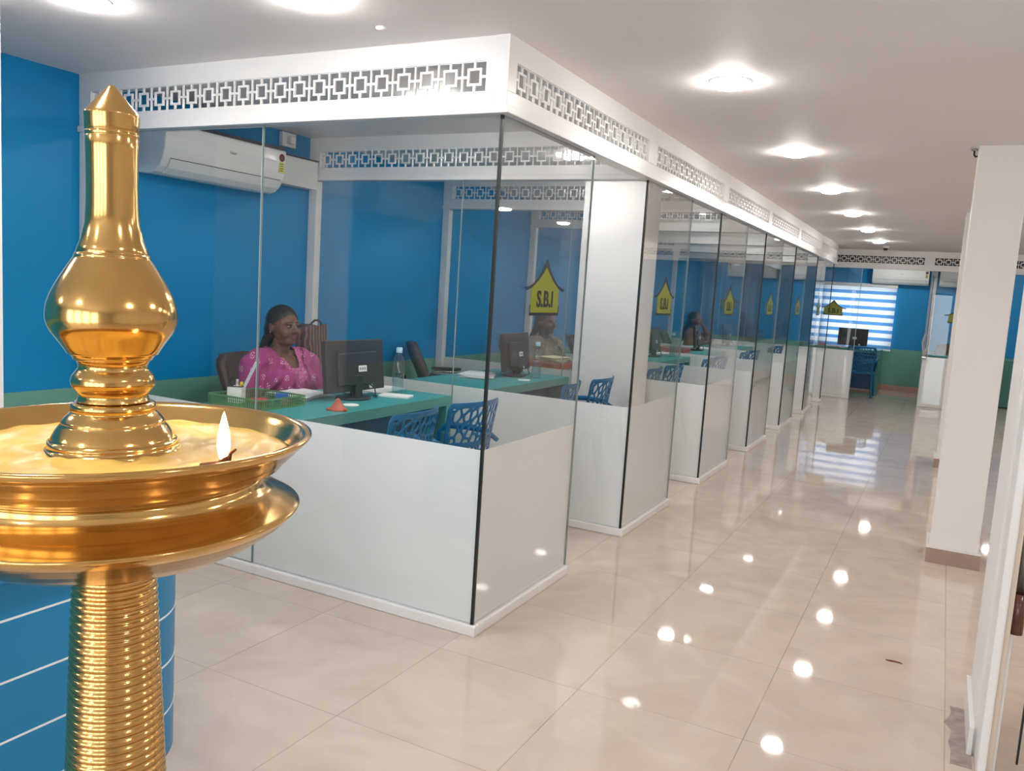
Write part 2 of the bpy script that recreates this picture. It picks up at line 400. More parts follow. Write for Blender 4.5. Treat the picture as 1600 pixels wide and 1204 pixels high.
def window(name, axis_y, x0, x1, z0, z1, cols, fm=None, mw=0.02):
    b = MB(); d0, d1 = axis_y-0.03, axis_y+0.03; t = 0.045
    b.box(x0, d0, z0, x0+t, d1, z1); b.box(x1-t, d0, z0, x1, d1, z1); b.box(x0+t, d0, z0, x1-t, d1, z0+t); b.box(x0+t, d0, z1-t, x1-t, d1, z1)
    for i in range(1, cols):
        xm = x0 + (x1-x0)*i/cols; b.box(xm-mw, d0+0.006, z0+t, xm+mw, d1-0.006, z1-t)
    fr = struct(b.build(name, fm or MT['trim']))
    MB().box(x0+t-0.004, axis_y-0.004, z0+t-0.004, x1-t+0.004, axis_y+0.004, z1-t+0.004).build('window_pane', MT['glass'], fr)
window('window_1', YW+0.12, WX0, WX1, WZ0, WZ1, 2)
window('window_2', YB-0.1, EX0, EX1, 0.0, EZ1, 4, MT['wood'], 0.11)  # unseen frame, its wide dark mullions added to put dark streaks in the brass
for nm, loc, rx, sx, sz in (('window_daylight', ((WX0+WX1)/2, YW+0.19, (WZ0+WZ1)/2), PI/2, WX1-WX0, WZ1-WZ0), ('entrance_daylight', ((EX0+EX1)/2, YB-0.19, EZ1/2), -PI/2, EX1-EX0, EZ1)):
    ld = bpy.data.lights.new(nm, 'AREA'); ld.shape = 'RECTANGLE'; ld.size = sx; ld.size_y = sz; ld.cycles.is_portal = True
    lo = bpy.data.objects.new(nm, ld); COL.objects.link(lo); lo.location = loc
    lo.rotation_euler = (-PI/2 if nm == 'window_daylight' else PI/2, 0, 0)
# tan tiled skirting of the back wall and left wall
struct(MB().box(-4.0, YW-0.012, 0, 3.4, YW, 0.10).build('baseboard_back', MT['red_tile']))
struct(MB().box(XL, YB, 0, XL+0.012, YW-0.012, 0.09).build('baseboard_left', MT['tan_tile']))

# white structural columns
def column(name, x0, y0, x1, y1, base):
    o = struct(MB().box(x0, y0, 0.0, x1, y1, CEIL).build(name, MT['white_paint'], bevel=0.006))
    if base:
        MB().box(x0-0.014, y0-0.014, 0.0, x1+0.014, y1+0.014, 0.088).build('base_tile', MT['tan_tile'], o)
        MB().box(x0-0.016, y0-0.016, 0.088, x1+0.016, y1+0.016, 0.10).build('base_trim', MT['trim'], o)
    return o
def col_thing(name, label, *a): return tag_col(column(name, *a), label)
def tag_col(o, label):
    o['label'] = label; o['category'] = 'column'; return o
tag_col(column('wall_column', 0.050, 5.37, 0.304, 5.66, True), 'white square column with brown tiled base nearest in the corridor')
tag_col(column('wall_column.001', 0.045, 8.78, 0.32, 9.06, True), 'white column half hidden behind the near corridor column')
tag_col(column('wall_column.002', -2.575, 6.0, -2.075, 6.36, False), 'white square column standing inside the second cubicle')
struct(MB().box(XL, 1.62, 0, -3.335, 2.0, CEIL).build('wall_left_front', MT['white_paint']))

# ------------------------------------------------------------------ cubicle partitions
def grille_mesh(n, u, h):
    """pierced strip of n square units, local x along, z up, 8 mm thick"""
    b = MB(); t = 0.05*u*1.5; L = n*u; d = 0.004; zh = h/2
    hu = u/2
    for i in range(n+1):
        w2 = t*0.45
        x = i*u
        b.box(max(0, x-w2), -d, -zh, min(L, x+w2), d, zh)
    b.box(0, -d, zh-t*0.35, L, d, zh); b.box(0, -d, -zh, L, d, -zh+t*0.35)
    ro = 0.29*u; ri = ro - 0.085*u; rz = ro*h/u; rzi = rz - 0.085*u
    for i in range(n):
        c = (i+0.5)*u
        b.box(c-ro, -d, rzi, c+ro, d, rz); b.box(c-ro, -d, -rz, c+ro, d, -rzi)
        b.box(c-ro, -d, -rzi, c-ri, d, rzi); b.box(c+ri, -d, -rzi, c+ro, d, rzi)
        k = 0.045*u
        b.box(c-k, -d, rz, c+k, d, zh); b.box(c-k, -d, -zh, c+k, d, -rz)
        b.box(c-hu, -d, -k, c-ro, d, k); b.box(c+ro, -d, -k, c+hu, d, k)
    return b
GZ0, GZ1 = 2.185, 2.30
FRONT_N = 21; FU = 2.33/FRONT_N
SIDE_N = 14; SU = 1.60/SIDE_N
def mk_grille(n, u):
    o = grille_mesh(n, u, GZ1-GZ0).build('grille', MT['trim']); me = o.data; bpy.data.objects.remove(o); return me
ME_FRONT = mk_grille(FRONT_N, FU); ME_SIDE = mk_grille(SIDE_N, SU)
def grille(me, parent, loc, rz):
    o = bpy.data.objects.new('grille', me); COL.objects.link(o); o.parent = parent; o.location = loc; o.rotation_euler = (0, 0, rz)
    return o
ORD = ['nearest', 'second', 'third', 'fourth', 'fifth', 'sixth', 'seventh']
for k, y in enumerate(YK):
    near = k == 0
    # pierced header over the cross partition
    h = thing('partition_header', 'white pierced header over the front glass of the %s cubicle' % ORD[k], 'header', (0, y, GT), 0, 'pierced headers over the cross partitions')
    xa, xb = XL, X0-0.032
    b = MB(); b.box(xa, -0.03, 0.0301, xb, 0.03, GZ0-GT); b.box(xa, -0.042, 0.0, xb, 0.042, 0.030); b.build('bottom_rail', MT['trim'], h, bevel=0.003)
    MB().box(xa, -0.03, GZ1-GT, xb, 0.03, CEIL-GT).build('top_rail', MT['trim'], h)
    MB().box(xa, -0.03, GZ0-GT, -4.0, 0.03, GZ1-GT).build('end_block', MT['trim'], h)
    MB().box(-4.0+FRONT_N*FU, -0.03, GZ0-GT, xb, 0.03, GZ1-GT).build('end_block', MT['trim'], h)
    grille(ME_FRONT, h, (-4.0, -0.02, (GZ0+GZ1)/2-GT), 0)
    # glass wall facing the entrance
    p = thing('glass_partition', 'front glass wall of the %s cubicle with white frosted lower band' % ORD[k], 'partition', (0, y, 0), 0, 'glass front walls of the cubicles')
    MB().box(XL, -0.03, 0, XL+0.07, 0.03, GT).build('wall_post', MT['trim'], p, bevel=0.004)
    for xa, xb in ((XL+0.07, -2.8372), (-2.8348, X0-0.008)):
        g = MB().box(xa, -0.005, 0.048, xb, 0.005, GT).build('glass_pane', MT['glass'], p)
        MB().box(xa+0.001, 0.006, 0.05, xb-0.001, 0.009, FT).build('frosted_film', MT['film'], g)
    MB().box(-2.8372, -0.006, 0.05, -2.8348, 0.006, GT).build('pane_joint', MT['edge'], p)
    MB().box(X0-0.0085, -0.008, 0.05, X0+0.0035, 0.004, GT).build('corner_joint', MT['seal'], p)
    MB().box(XL+0.07, -0.018, 0, X0+0.018, 0.018, 0.048).build('skirting', MT['trim'], p, bevel=0.006)
    # glass wing along the corridor
    if k < 6:
        L = 0.93 if k < 3 else (0.91 if k == 3 else 0.86 if k == 4 else 0.80)
        s = thing('glass_side_panel', 'glass wing with yellow house logo beside the corridor at the %s cubicle' % ORD[k], 'partition', (X0, y, 0), 0, 'glass wings along the corridor')
        g = MB().box(-0.005, 0.005, 0.048, 0.005, L, GT).build('glass_pane', MT['glass'], s)
        MB().box(-0.009, 0.008, 0.05, -0.006, L-0.001, FT).build('frosted_film', MT['film'], g)
        MB().box(-0.005, L, 0.05, 0.005, L+0.003, GT).build('pane_edge', MT['edge'], s)
        MB().box(-0.018, 0.018, 0, 0.018, L+0.012, 0.048).build('skirting', MT['trim'], s, bevel=0.006)

def logo(parent, fn, su=1.0):
    """yellow house emblem: fn(u, v, d) with u to the reader's right, v up from the bottom, d out of the glass"""
    def curve(s_, n=12):   # one eave: from the apex out to the tip
        return [(s_*0.205*(t/n)**1.0 if 0 else s_*0.205*(t/n), 0.250 - 0.128*(1-(1-t/n)**2.1)) for t in range(n+1)]
    def lower(u):          # underside of the roof line
        return 0.214 - 0.108*(1-(1-min(1, abs(u)/0.205))**1.75)
    b = MB()
    us = [-0.142 + 0.284*i/16 for i in range(17)]
    poly = [(-0.142, 0.012), (0.142, 0.012)] + [(u, lower(u)) for u in reversed(us)]
    b.prism([(u*su, v) for u, v in poly], fn, 0.0, 0.0012)
    body = b.build('logo_decal', MT['logo_yellow'], parent)
    b = MB()
    for s_ in (-1, 1):
        top = curve(s_); n = len(top)-1
        for i in range(n):
            (u0, v0), (u1, v1) = top[i], top[i+1]
            a0, a1 = lower(u0), lower(u1)
            w0 = max(0.0015, (v0-a0)); w1 = max(0.0015, (v1-a1))
            if i == n-1: w1 = 0.0012
            q = [(u0*su, v0-w0), (u1*su, v1-w1), (u1*su, v1), (u0*su, v0)]
            b.prism(q, fn, 0.0012, 0.002)
    b.prism([(-0.15*su, 0.0), (0.15*su, 0.0), (0.15*su, 0.045), (0.143*su, 0.045), (0.143*su, 0.013), (-0.143*su, 0.013), (-0.143*su, 0.045), (-0.15*su, 0.045)], fn, 0.0012, 0.002)
    b.build('logo_outline', MT['logo_black'], body)
    text_mesh('S.B.I', 0.098, lambda x, yv, z: fn(x*su, 0.040+yv, 0.0016+z), MT['logo_black'], 'logo_lettering', body, sx=1.02, depth=0.0012, bold=0.0028)
    return body
for s in [o for o in COL.objects if o.name.startswith('glass_side_panel')]:
    logo(s, lambda u, v, d: (0.0055+d, 0.470+u, 1.328+v))

# long pierced fascia along the corridor
h = thing('corridor_header', 'long white pierced header running along the corridor above the glass wings', 'header', (X0, 0, GT))
ya, yb = Y0-0.035, 13.47
b = MB(); b.box(-0.03, ya, 0.0301, 0.03, yb, GZ0-GT); b.box(-0.042, ya-0.008, 0, 0.042, yb+0.01, 0.030); b.build('bottom_rail', MT['trim'], h, bevel=0.003)
MB().box(-0.03, ya, GZ1-GT, 0.03, yb, CEIL-GT).build('top_rail', MT['trim'], h)
prev = ya
for k in range(6):
    g0 = YK[k] + 0.035; g1 = g0 + SIDE_N*SU
    MB().box(-0.03, prev, GZ0-GT, 0.03, g0, GZ1-GT).build('stile', MT['trim'], h)
    grille(ME_SIDE, h, (0.02, g0, (GZ0+GZ1)/2-GT), PI/2); prev = g1
MB().box(-0.03, prev, GZ0-GT, 0.03, yb, GZ1-GT).build('stile', MT['trim'], h)

# far partition across the end of the corridor
h = thing('partition_header', 'white pierced header across the far end of the corridor', 'header', (0, YF, GT))
b = MB(); b.box(XL, -0.03, 0.0301, XR, 0.03, GZ0-GT); b.box(XL, -0.042, 0, XR, 0.042, 0.03); b.build('bottom_rail', MT['trim'], h)
MB().box(XL, -0.03, GZ1-GT, XR, 0.03, CEIL-GT).build('top_rail', MT['trim'], h)
FAR_U = 0.123
xs = -4.0
ME_FAR = mk_grille(11, FAR_U)
MB().box(XL, 0.012, GZ0-GT, XR, 0.022, GZ1-GT).build('shade_panel', MT['logo_black'], h)  # dark sheet standing in for the shade behind the far grille
prev = XL
for x in (-3.25, -1.76, -0.27, 1.22):
    MB().box(prev, -0.03, GZ0-GT, x, 0.03, GZ1-GT).build('stile', MT['trim'], h)
    grille(ME_FAR, h, (x, -0.02, (GZ0+GZ1)/2-GT), 0); prev = x + 11*FAR_U
MB().box(prev, -0.03, GZ0-GT, XR, 0.03, GZ1-GT).build('stile', MT['trim'], h)
for nm, xa, xb, lx, lab in (('glass_partition', XL, -1.285, -1.66, 'far glass wall left of the end doorway with frosted lower band'), ('glass_partition', -0.285, 0.62, 0.15, 'far glass wall right of the end doorway behind the columns')):
    p = thing(nm, lab, 'partition', (0, YF, 0))
    g = MB().box(xa, -0.005, 0.048, xb, 0.005, GT).build('glass_pane', MT['glass'], p)
    MB().box(xa, 0.006, 0.05, xb, 0.009, FT).build('frosted_film', MT['film'], g)
    MB().box(xa, -0.018, 0, xb, 0.018, 0.048).build('skirting', MT['trim'], p, bevel=0.006)
    xe = xb if lx < -1 else xa
    MB().box(xe-0.004, -0.006, 0.05, xe+0.004, 0.006, GT).build('pane_edge', MT['edge'], p)
    logo(p, lambda u, v, d, lx=lx: (lx+u, -0.0055-d, 1.325+v))
p = thing('glass_partition', 'glass cross wall between the two end cubicles', 'partition', (-0.27, 0, 0))
g = MB().box(-0.005, YF+0.03, 0.048, 0.005, YW, GT).build('glass_pane', MT['glass'], p)
MB().box(-0.03, YW-0.06, 0, 0.03, YW, CEIL).build('wall_post', MT['trim'], p)
MB().box(-0.03, YF+0.03, GT, 0.03, YW-0.06, CEIL).build('header_rail', MT['trim'], p)
MB().box(0.0055, YF+0.02, 0.05, 0.009, YW-0.06, FT).build('frosted_film', MT['film'], g)

# zebra blind on the back window
bl = thing('zebra_blind', 'white and blue banded roller blind glowing on the back window', 'blind', (0, YW-0.045, 0))
MB().box(-2.13, -0.0015, 0.735, -0.87, 0.0015, 1.87).build('blind_cloth', MT['blind'], bl)
MB().box(-2.14, -0.03, 1.87, -0.86, 0.04, 1.93).build('head_box', MT['ac_white'], bl, bevel=0.008)
MB().box(-2.13, -0.010, 0.715, -0.87, 0.010, 0.735).build('bottom_bar', MT['ac_white'], bl)

# ------------------------------------------------------------------ ceiling lights
def light_proto():
    t = thing('ceiling_downlight', '', 'ceiling light')
    MB().lathe([(0.093, 0.0), (0.092, -0.003), (0.083, -0.004), (0.082, -0.003), (0.082, 0.0)], 40).build('trim_ring', MT['trim'], t)
    MB().lathe([(0.0816, -0.0035), (0.0800, -0.012), (0.070, -0.024), (0.045, -0.031), (0.0, -0.034)], 32).build('diffuser', MT['lamp_on'], t)
    return t
LP = light_proto(); first = True
def place_light(x, y, label, group):
    global first
    if first:
        o = LP; first = False
    else: o = copy_tree(LP)
    o.location = (x, y, CEIL); o['label'] = label; o['group'] = group
CO = ['first', 'second', 'third', 'fourth', 'fifth', 'sixth', 'seventh']
for k in range(6):
    place_light(-0.948, 3.72+DY*k, 'lit round downlight over the corridor, %s one ahead from the entrance' % CO[k], 'downlights over the corridor')
for k in range(6):
    place_light(-2.45, 3.72+DY*k, 'lit round downlight in the ceiling of the %s cubicle' % ORD[k], 'downlights in the cubicles')
place_light(-2.92, 2.06, 'lit round downlight at the top left above the brass lamp', 'downlights over the lobby')
place_light(-2.07, 2.29, 'lit round downlight at the top edge left of centre', 'downlights over the lobby')
for x, y in ((-0.95, 1.95), (-0.95, 0.2), (-2.9, 0.3), (-0.95, -1.55), (-2.9, -1.4), (1.3, 0.2), (1.3, 2.0), (1.7, 3.7), (1.7, 5.5), (1.7, 7.25), (1.7, 9.0), (1.7, 10.75), (1.7, 12.5)):  # unseen: right-hand row added to brighten the glass wings, lobby rows carried on
    place_light(x, y, 'unseen lit round downlight outside the picture', 'unseen downlights outside the picture')
place_light(-0.9, 15.75, 'lit round downlight over the end cubicle under the blind', 'downlights in the end cubicles')
place_light(1.0, 15.6, 'lit round downlight over the right end cubicle', 'downlights in the end cubicles')

def ceiling_sensor(x, y, label):
    t = thing('ceiling_sensor', label, 'sensor', (x, y, CEIL))
    MB().lathe([(0.05, 0), (0.05, -0.02), (0.04, -0.03), (0.0, -0.03)], 20).build('base', MT['ac_white'], t)
    MB().lathe([(0.032, -0.03), (0.03, -0.05), (0.018, -0.064), (0.0, -0.068)], 20).build('dome', MT['black'], t)
ceiling_sensor(-0.919, 13.45, 'small dark dome on the ceiling at the far end of the corridor')
t = thing('ceiling_hook', 'small dark hook in the ceiling beside the near column', 'hook', (0.030, 5.50, CEIL))
MB().lathe([(0.018, 0), (0.018, -0.008), (0.0, -0.009)], 16).build('plate', MT['steel'], t)
MB().tube([(0,0,-0.008), (0,0,-0.03), (0.008,0,-0.042), (0.018,0,-0.038)], 0.005, 8).build('hook', MT['black'], t)
tag(MB().lathe([(0.022, 0), (0.022, -0.006), (0.008, -0.012), (0, -0.013)], 20).build('ceiling_rosette', MT['ceiling'], None, loc=(-2.02, 2.65, CEIL)), 'tiny pale cap on the ceiling above the nearest cubicle front', 'rosette')

# ------------------------------------------------------------------ air conditioners
def make_ac(label, brand):
    """local: y along the unit (0..L), x out of the wall, z up from the bottom"""
    L, D, H = 0.93, 0.225, 0.275
    t = thing('air_conditioner', label, 'air conditioner')
    prof = [(0, 0.005), (0.09, 0.0), (0.135, 0.012), (0.172, 0.04), (0.200, 0.085), (0.215, 0.14), (0.222, 0.20), (0.222, 0.262), (0.214, 0.272), (0, 0.272)]
    b = MB(); b.prism(prof, lambda u, v, d: (u, d, v), 0.0, L); b.build('casing', MT['ac_white'], t, bevel=0.006)
    fl = [(0.137, 0.010), (0.175, 0.038), (0.203, 0.083), (0.2075, 0.083), (0.1795, 0.034), (0.14, 0.004)]
    b = MB(); b.prism(fl, lambda u, v, d: (u, d, v), 0.05, L-0.035); b.build('louvre_flap', MT['ac_white'], t, bevel=0.001)
    MB().box(0.1985, 0.05, 0.0835, 0.2085, L-0.035, 0.0865).build('vent_gap', MT['ac_dark'], t)
    b = MB(); b.box(0.01, 0.0, 0.2725, 0.205, L, 0.292)
    b.build('top_grille', MT['ac_dark'], t)
    text_mesh('Haier', 0.026, lambda x, yv, z: (0.2215+z, 0.485+x, 0.178+yv), MT['ac_grey'], 'brand_badge', t, depth=0.002)
    MB().box(0.2185, L-0.085, 0.150, 0.2205, L-0.030, 0.151).build('indicator', MT['label_white'], t)
    lb = MB().box(0.2155, L-0.062, 0.130, 0.2235, L-0.018, 0.196).build('energy_label', MT['label_yellow'], t)
    b = MB(); b.lathe([(0.024, 0), (0.024, 0.0022), (0, 0.0022)], 24, M=Matrix.Translation((0.2222, L-0.040, 0.224)) @ Matrix.Rotation(PI/2, 4, 'Y'))
    b.build('energy_seal', MT['label_red'], lb)
    b = MB()
    for i in range(4): b.box(0.2236, L-0.056, 0.140+i*0.014, 0.2240, L-0.026, 0.145+i*0.014)
    b.build('label_print', MT['logo_black'], lb)
    return t
ac = make_ac('white wall mounted air conditioner inside the nearest cubicle, top left', True)
ac.location = (XL, 3.21, 1.945)
dup(ac, (-0.375, YW, 1.94), 'white wall air conditioner above the window in the end cubicle', rz=PI/2+PI*0)  # rotated below
a2 = [o for o in COL.objects if o.name.startswith('air_conditioner') and o is not ac][0]
a2.rotation_euler = (0, 0, -PI/2); a2.location = (-1.30, YW, 1.935)
a3 = dup(ac, (-0.20, YW, 1.935), 'white air conditioner in the right end cubicle beside the near column', rz=-PI/2)
# trunking box and socket
t = thing('trunking_box', 'white pipe trunking box on the wall right of the near air conditioner', 'trunking', (XL, 4.20, 2.03))
MB().box(0, 0, 0, 0.10, 0.385, 0.19).build('cover', MT['ac_white'], t, bevel=0.006)
MB().box(0, 0.002, 0.191, 0.11, 0.383, 0.197).build('lid', MT['ac_dark'], t)
t = thing('wall_socket', 'white plug and socket box high on the wall above the near air conditioner', 'socket', (XL, 4.30, 2.285))
MB().box(0, 0, 0, 0.035, 0.13, 0.095).build('socket_box', MT['ac_white'], t, bevel=0.005)
MB().box(0.0355, 0.035, 0.02, 0.075, 0.085, 0.07).build('plug', MT['cup_white'], t, bevel=0.008)

# ------------------------------------------------------------------ cubicle furniture
DZ = 0.77
def make_desk():
    t = thing('office_desk', '', 'desk')      # local origin: front-near floor corner, x towards the wall negative, y along
    W, L, T = 0.66, 1.32, 0.055
    MB().box(-W, 0, DZ-T, 0, L, DZ-0.002).build('desk_core', MT['desk_edge'], t)
    MB().box(-W, 0, DZ-0.002, 0, L, DZ).build('desk_top', MT['desk'], t)
    MB().box(-W, L-0.055, 0, 0, L, DZ-T).build('end_panel', MT['desk_edge'], t)
    MB().box(-W, 0, 0, 0, 0.055, DZ-T).build('end_panel', MT['desk_edge'], t)
    MB().box(-0.16, 0.055, 0.08, -0.14, L-0.055, DZ-T).build('modesty_panel', MT['modesty'], t)
    return t
def make_monitor():
    t = thing('computer_monitor', '', 'monitor')    # local: back faces +x, width along y, base on z=0
    tilt = Matrix.Translation((0, 0, 0.20)) @ Matrix.Rotation(math.radians(-6), 4, 'Y')
    b = MB(); b.box(-0.022, -0.255, -0.155, 0.012, 0.255, 0.140, M=tilt); b.build('housing', MT['black'], t, bevel=0.006)
    MB().box(0.0125, -0.17, -0.12, 0.030, 0.17, 0.07, M=tilt).build('back_bulge', MT['black'], t, bevel=0.008)
    MB().box(-0.0235, -0.245, -0.138, -0.0222, 0.245, 0.130, M=tilt).build('screen', MT['screen'], t)
    st = MB().box(0.0305, -0.002, -0.045, 0.0315, 0.070, -0.010, M=tilt).build('sticker', MT['label_white'], t)
    b = MB()
    for i in range(3): b.box(0.0316, 0.006+i*0.02, -0.036, 0.0319, 0.020+i*0.02, -0.02, M=tilt)
    b.build('sticker_print', MT['ac_grey'], st)
    MB().box(0.0128, 0.110, -0.146, 0.0138, 0.138, -0.124, M=tilt).build('sticker', MT['label_white'], t)
    b = MB(); b.box(0.0, -0.032, 0.012, 0.042, 0.032, 0.14); b.build('stand_neck', MT['black'], t, bevel=0.004)
    b = MB(); b.lathe([(0.0, 0.016), (0.06, 0.015), (0.092, 0.010), (0.095, 0.0), (0, 0)], 36, M=Matrix.Diagonal((1.0, 1.2, 1, 1)))
    b.build('stand_base', MT['black'], t)
    MB().tube([(0.02, 0.10, 0.09), (0.07, 0.105, 0.06), (0.085, 0.10, 0.02), (0.07, 0.125, 0.006), (0.02, 0.16, 0.006)], 0.004, 8).build('cable', MT['black'], t)
    MB().tube([(0.02, -0.05, 0.09), (0.04, -0.06, 0.03), (0.05, -0.06, 0.004)], 0.003, 6).build('cable', MT['black'], t)
    return t

def voronoi_back():
    """moulded chair back: a curved sheet pierced by organic holes; local x = towards the back, y across, z up"""
    rnd = random.Random(3)
    NY, NZ = 84, 92; H = 0.44
    seeds = []
    for _ in range(2600):
        p = (rnd.uniform(-0.26, 0.26), rnd.uniform(-0.04, H+0.04))
        if all((p[0]-q[0])**2*1.6 + (p[1]-q[1])**2 > 0.047**2 for q in seeds): seeds.append(p)
    kd = KDTree(len(seeds))
    for i, (a, c) in enumerate(seeds): kd.insert((a*1.25, c*0.9, 0), i)
    kd.balance()
    def hw(v): return 0.205 + 0.025*v/H if v < 0.9*H else 0.23 - 0.5*(v-0.9*H)**2/0.044
    def pt(u, v):   # u -1..1, v 0..H
        y = u*hw(v); return Vector((0.022 + 0.24*v*0.55 - 0.055*u*u*(0.6+v) + 0.02*(v/H)**3, y, v))
    def solid(u, v):
        y = u*hw(v)
        if abs(u) > 0.90 or v > H-0.028 or v < 0.02: return True
        if abs(v-0.205) < 0.012 + 0.01*abs(u): return True
        near = kd.find_n((y*1.25, v*0.9, 0), 2)
        return near[1][2] - near[0][2] < 0.0115
    bm = bmesh.new()
    g = [[bm.verts.new(pt(-1+2*i/NY, H*j/NZ)) for i in range(NY+1)] for j in range(NZ+1)]
    for j in range(NZ):
        for i in range(NY):
            if solid(-1+2*(i+0.5)/NY, H*(j+0.5)/NZ): bm.faces.new([g[j][i], g[j][i+1], g[j+1][i+1], g[j+1][i]])
    bmesh.ops.delete(bm, geom=[v for v in bm.verts if not v.link_faces], context='VERTS')
    for _ in range(3):
        mv = []
        for v in bm.verts:
            if v.is_boundary:
                nb = [e.other_vert(v).co for e in v.link_edges if e.is_boundary]
                if len(nb) == 2: mv.append((v, v.co*0.5 + (nb[0]+nb[1])*0.25))
        for v, c in mv: v.co = c
    bmesh.ops.recalc_face_normals(bm, faces=bm.faces)
    bmesh.ops.solidify(bm, geom=bm.faces[:], thickness=0.007)
    mb = MB(); mb.bm.free(); mb.bm = bm
    return mb
def make_visitor_chair():
    t = thing('plastic_chair', '', 'chair')    # local: sitter faces -x, back at +x
    voronoi_back().build('backrest', MT['chair_blue'], t, loc=(0.18, 0, 0.40), smooth=True)
    b = MB()
    n = 14
    top = [[b.bm.verts.new((-0.235+0.43*i/n, -0.215*(1-0.08*(i/n)) + 0.43*(1-0.08*(i/n))*j/n, 0.430 - 0.018*math.sin(PI*j/n) - 0.02*(i/n) + (0.0 if i else -0.02))) for j in range(n+1)] for i in range(n+1)]
    for i in range(n):
        for j in range(n): b.bm.faces.new([top[i][j], top[i+1][j], top[i+1][j+1], top[i][j+1]])
    bmesh.ops.recalc_face_normals(b.bm, faces=b.bm.faces); bmesh.ops.solidify(b.bm, geom=b.bm.faces[:], thickness=0.012)
    b.build('seat', MT['chair_blue'], t, smooth=True)
    for sx, sy in ((-1, -1), (-1, 1), (1, -1), (1, 1)):
        MB().tube([(0.18*sx - 0.01, 0.185*sy, 0.418), (0.20*sx, 0.20*sy, 0.2), (0.235*sx, 0.215*sy, 0.0)], [0.022, 0.019, 0.015], 10).build('leg', MT['chair_blue'], t)
    for sy in (-1, 1):
        MB().tube([(0.225, 0.222*sy, 0.60), (0.14, 0.242*sy, 0.635), (0.0, 0.245*sy, 0.64), (-0.13, 0.238*sy, 0.63), (-0.175, 0.222*sy, 0.59), (-0.17, 0.20*sy, 0.425)], [0.013, 0.017, 0.019, 0.019, 0.016, 0.015], 10).build('armrest', MT['chair_blue'], t)
    return t
def make_office_chair():
    t = thing('office_chair', '', 'chair')     # sitter faces +x, origin under the seat
    b = MB(); b.box(-0.24, -0.25, 0.40, 0.25, 0.25, 0.475); b.build('seat', MT['leather'], t, bevel=0.03)
    b = MB()
    ny, nz = 12, 14
    g = []
    for j in range(nz+1):
        v = j/nz; hw = 0.255*(1 - 0.10*v) * (1 if v < 0.85 else 1 - 0.5*((v-0.85)/0.15)**2*0.35)
        g.append([b.bm.verts.new((-0.235 - 0.10*v + 0.05*(2*i/ny-1)**2 + 0.025*math.sin(PI*v*1.6), hw*(2*i/ny-1), 0.50+0.44*v)) for i in range(ny+1)])
    for j in range(nz):
        for i in range(ny): b.bm.faces.new([g[j][i], g[j][i+1], g[j+1][i+1], g[j+1][i]])
    bmesh.ops.recalc_face_normals(b.bm, faces=b.bm.faces); bmesh.ops.solidify(b.bm, geom=b.bm.faces[:], thickness=0.05)
    b.build('backrest', MT['leather'], t, smooth=True)
    MB().tube([(-0.12, 0, 0.40), (-0.30, 0, 0.42), (-0.345, 0, 0.55), (-0.36, 0, 0.66)], 0.022, 8).build('back_bracket', MT['black'], t)
    for sy in (-1, 1):
        b = MB(); b.tube([(-0.15, 0.262*sy, 0.42), (-0.17, 0.285*sy, 0.60), (-0.10, 0.29*sy, 0.675), (0.10, 0.29*sy, 0.68), (0.16, 0.285*sy, 0.62), (0.12, 0.262*sy, 0.43)], 0.014, 8)
        a = b.build('armrest', MT['steel'], t)
        MB().box(-0.13, 0.29*sy-0.027, 0.692, 0.13, 0.29*sy+0.027, 0.716).build('arm_pad', MT['black'], a, bevel=0.008)
    MB().tube([(0, 0, 0.09), (0, 0, 0.40)], 0.026, 12).build('gas_column', MT['black'], t)
    for i in range(5):
        a = 2*PI*i/5
        lg = MB().tube([(0.02*math.cos(a), 0.02*math.sin(a), 0.11), (0.28*math.cos(a), 0.28*math.sin(a), 0.066)], [0.022, 0.014], 8).build('leg', MT['black'], t)
        MB().lathe([(0.0, -0.018), (0.024, -0.016), (0.026, 0), (0.024, 0.016), (0, 0.018)], 14, M=Matrix.Translation((0.285*math.cos(a), 0.285*math.sin(a), 0.026)) @ Matrix.Rotation(a, 4, 'Z') @ Matrix.Rotation(PI/2, 4, 'X')).build('caster', MT['black'], lg)
    return t
def make_bottle(full=0.12):
    t = thing('water_bottle', '', 'bottle')
    MB().lathe([(0.0, 0.002), (0.030, 0.0), (0.035, 0.006), (0.0355, 0.10), (0.034, 0.112), (0.0355, 0.122), (0.0355, 0.185), (0.030, 0.212), (0.017, 0.235), (0.0155, 0.252)], 32, cap=False).build('bottle_body', MT['bottle'], t)
    MB().lathe([(0.0, 0.005), (0.032, 0.006), (0.0335, 0.012), (0.0335, full), (0.0, full)], 28).build('water', MT['water'], t)
    MB().lathe([(0.0175, 0.245), (0.0185, 0.248), (0.0185, 0.272), (0.016, 0.276), (0, 0.276)], 24).build('bottle_cap', MT['cap_blue'], t)
    return t
def make_tray(M):
    t = thing('plastic_tray', '', 'tray')     # local centre, x 0.34, y 0.30, height 0.055
    hx, hy, H = 0.172, 0.16, 0.055
    MB().box(-hx+0.008, -hy+0.008, 0.0, hx-0.008, hy-0.008, 0.004).build('tray_base', M, t)
    def wall(n, horizontal, c):
        b = MB(); L = 2*(hx if horizontal else hy); th = 0.0025
        def bx(a0, z0, a1, z1):
            if horizontal: b.box(-L/2+a0, c-th, z0, -L/2+a1, c+th, z1)
            else: b.box(c-th, -L/2+a0, z0, c+th, -L/2+a1, z1)
        bx(0, 0, L, 0.010); bx(0, H-0.008, L, H)
        for i in range(n+1): bx(max(0, L*i/n-0.0016), 0.01, min(L, L*i/n+0.0016), H-0.008)
        for z in (0.021, 0.034): bx(0, z-0.0014, L, z+0.0014)
        b.build('tray_side', M, t)
    wall(26, True, -hy); wall(26, True, hy); wall(24, False, -hx); wall(24, False, hx)
    return t
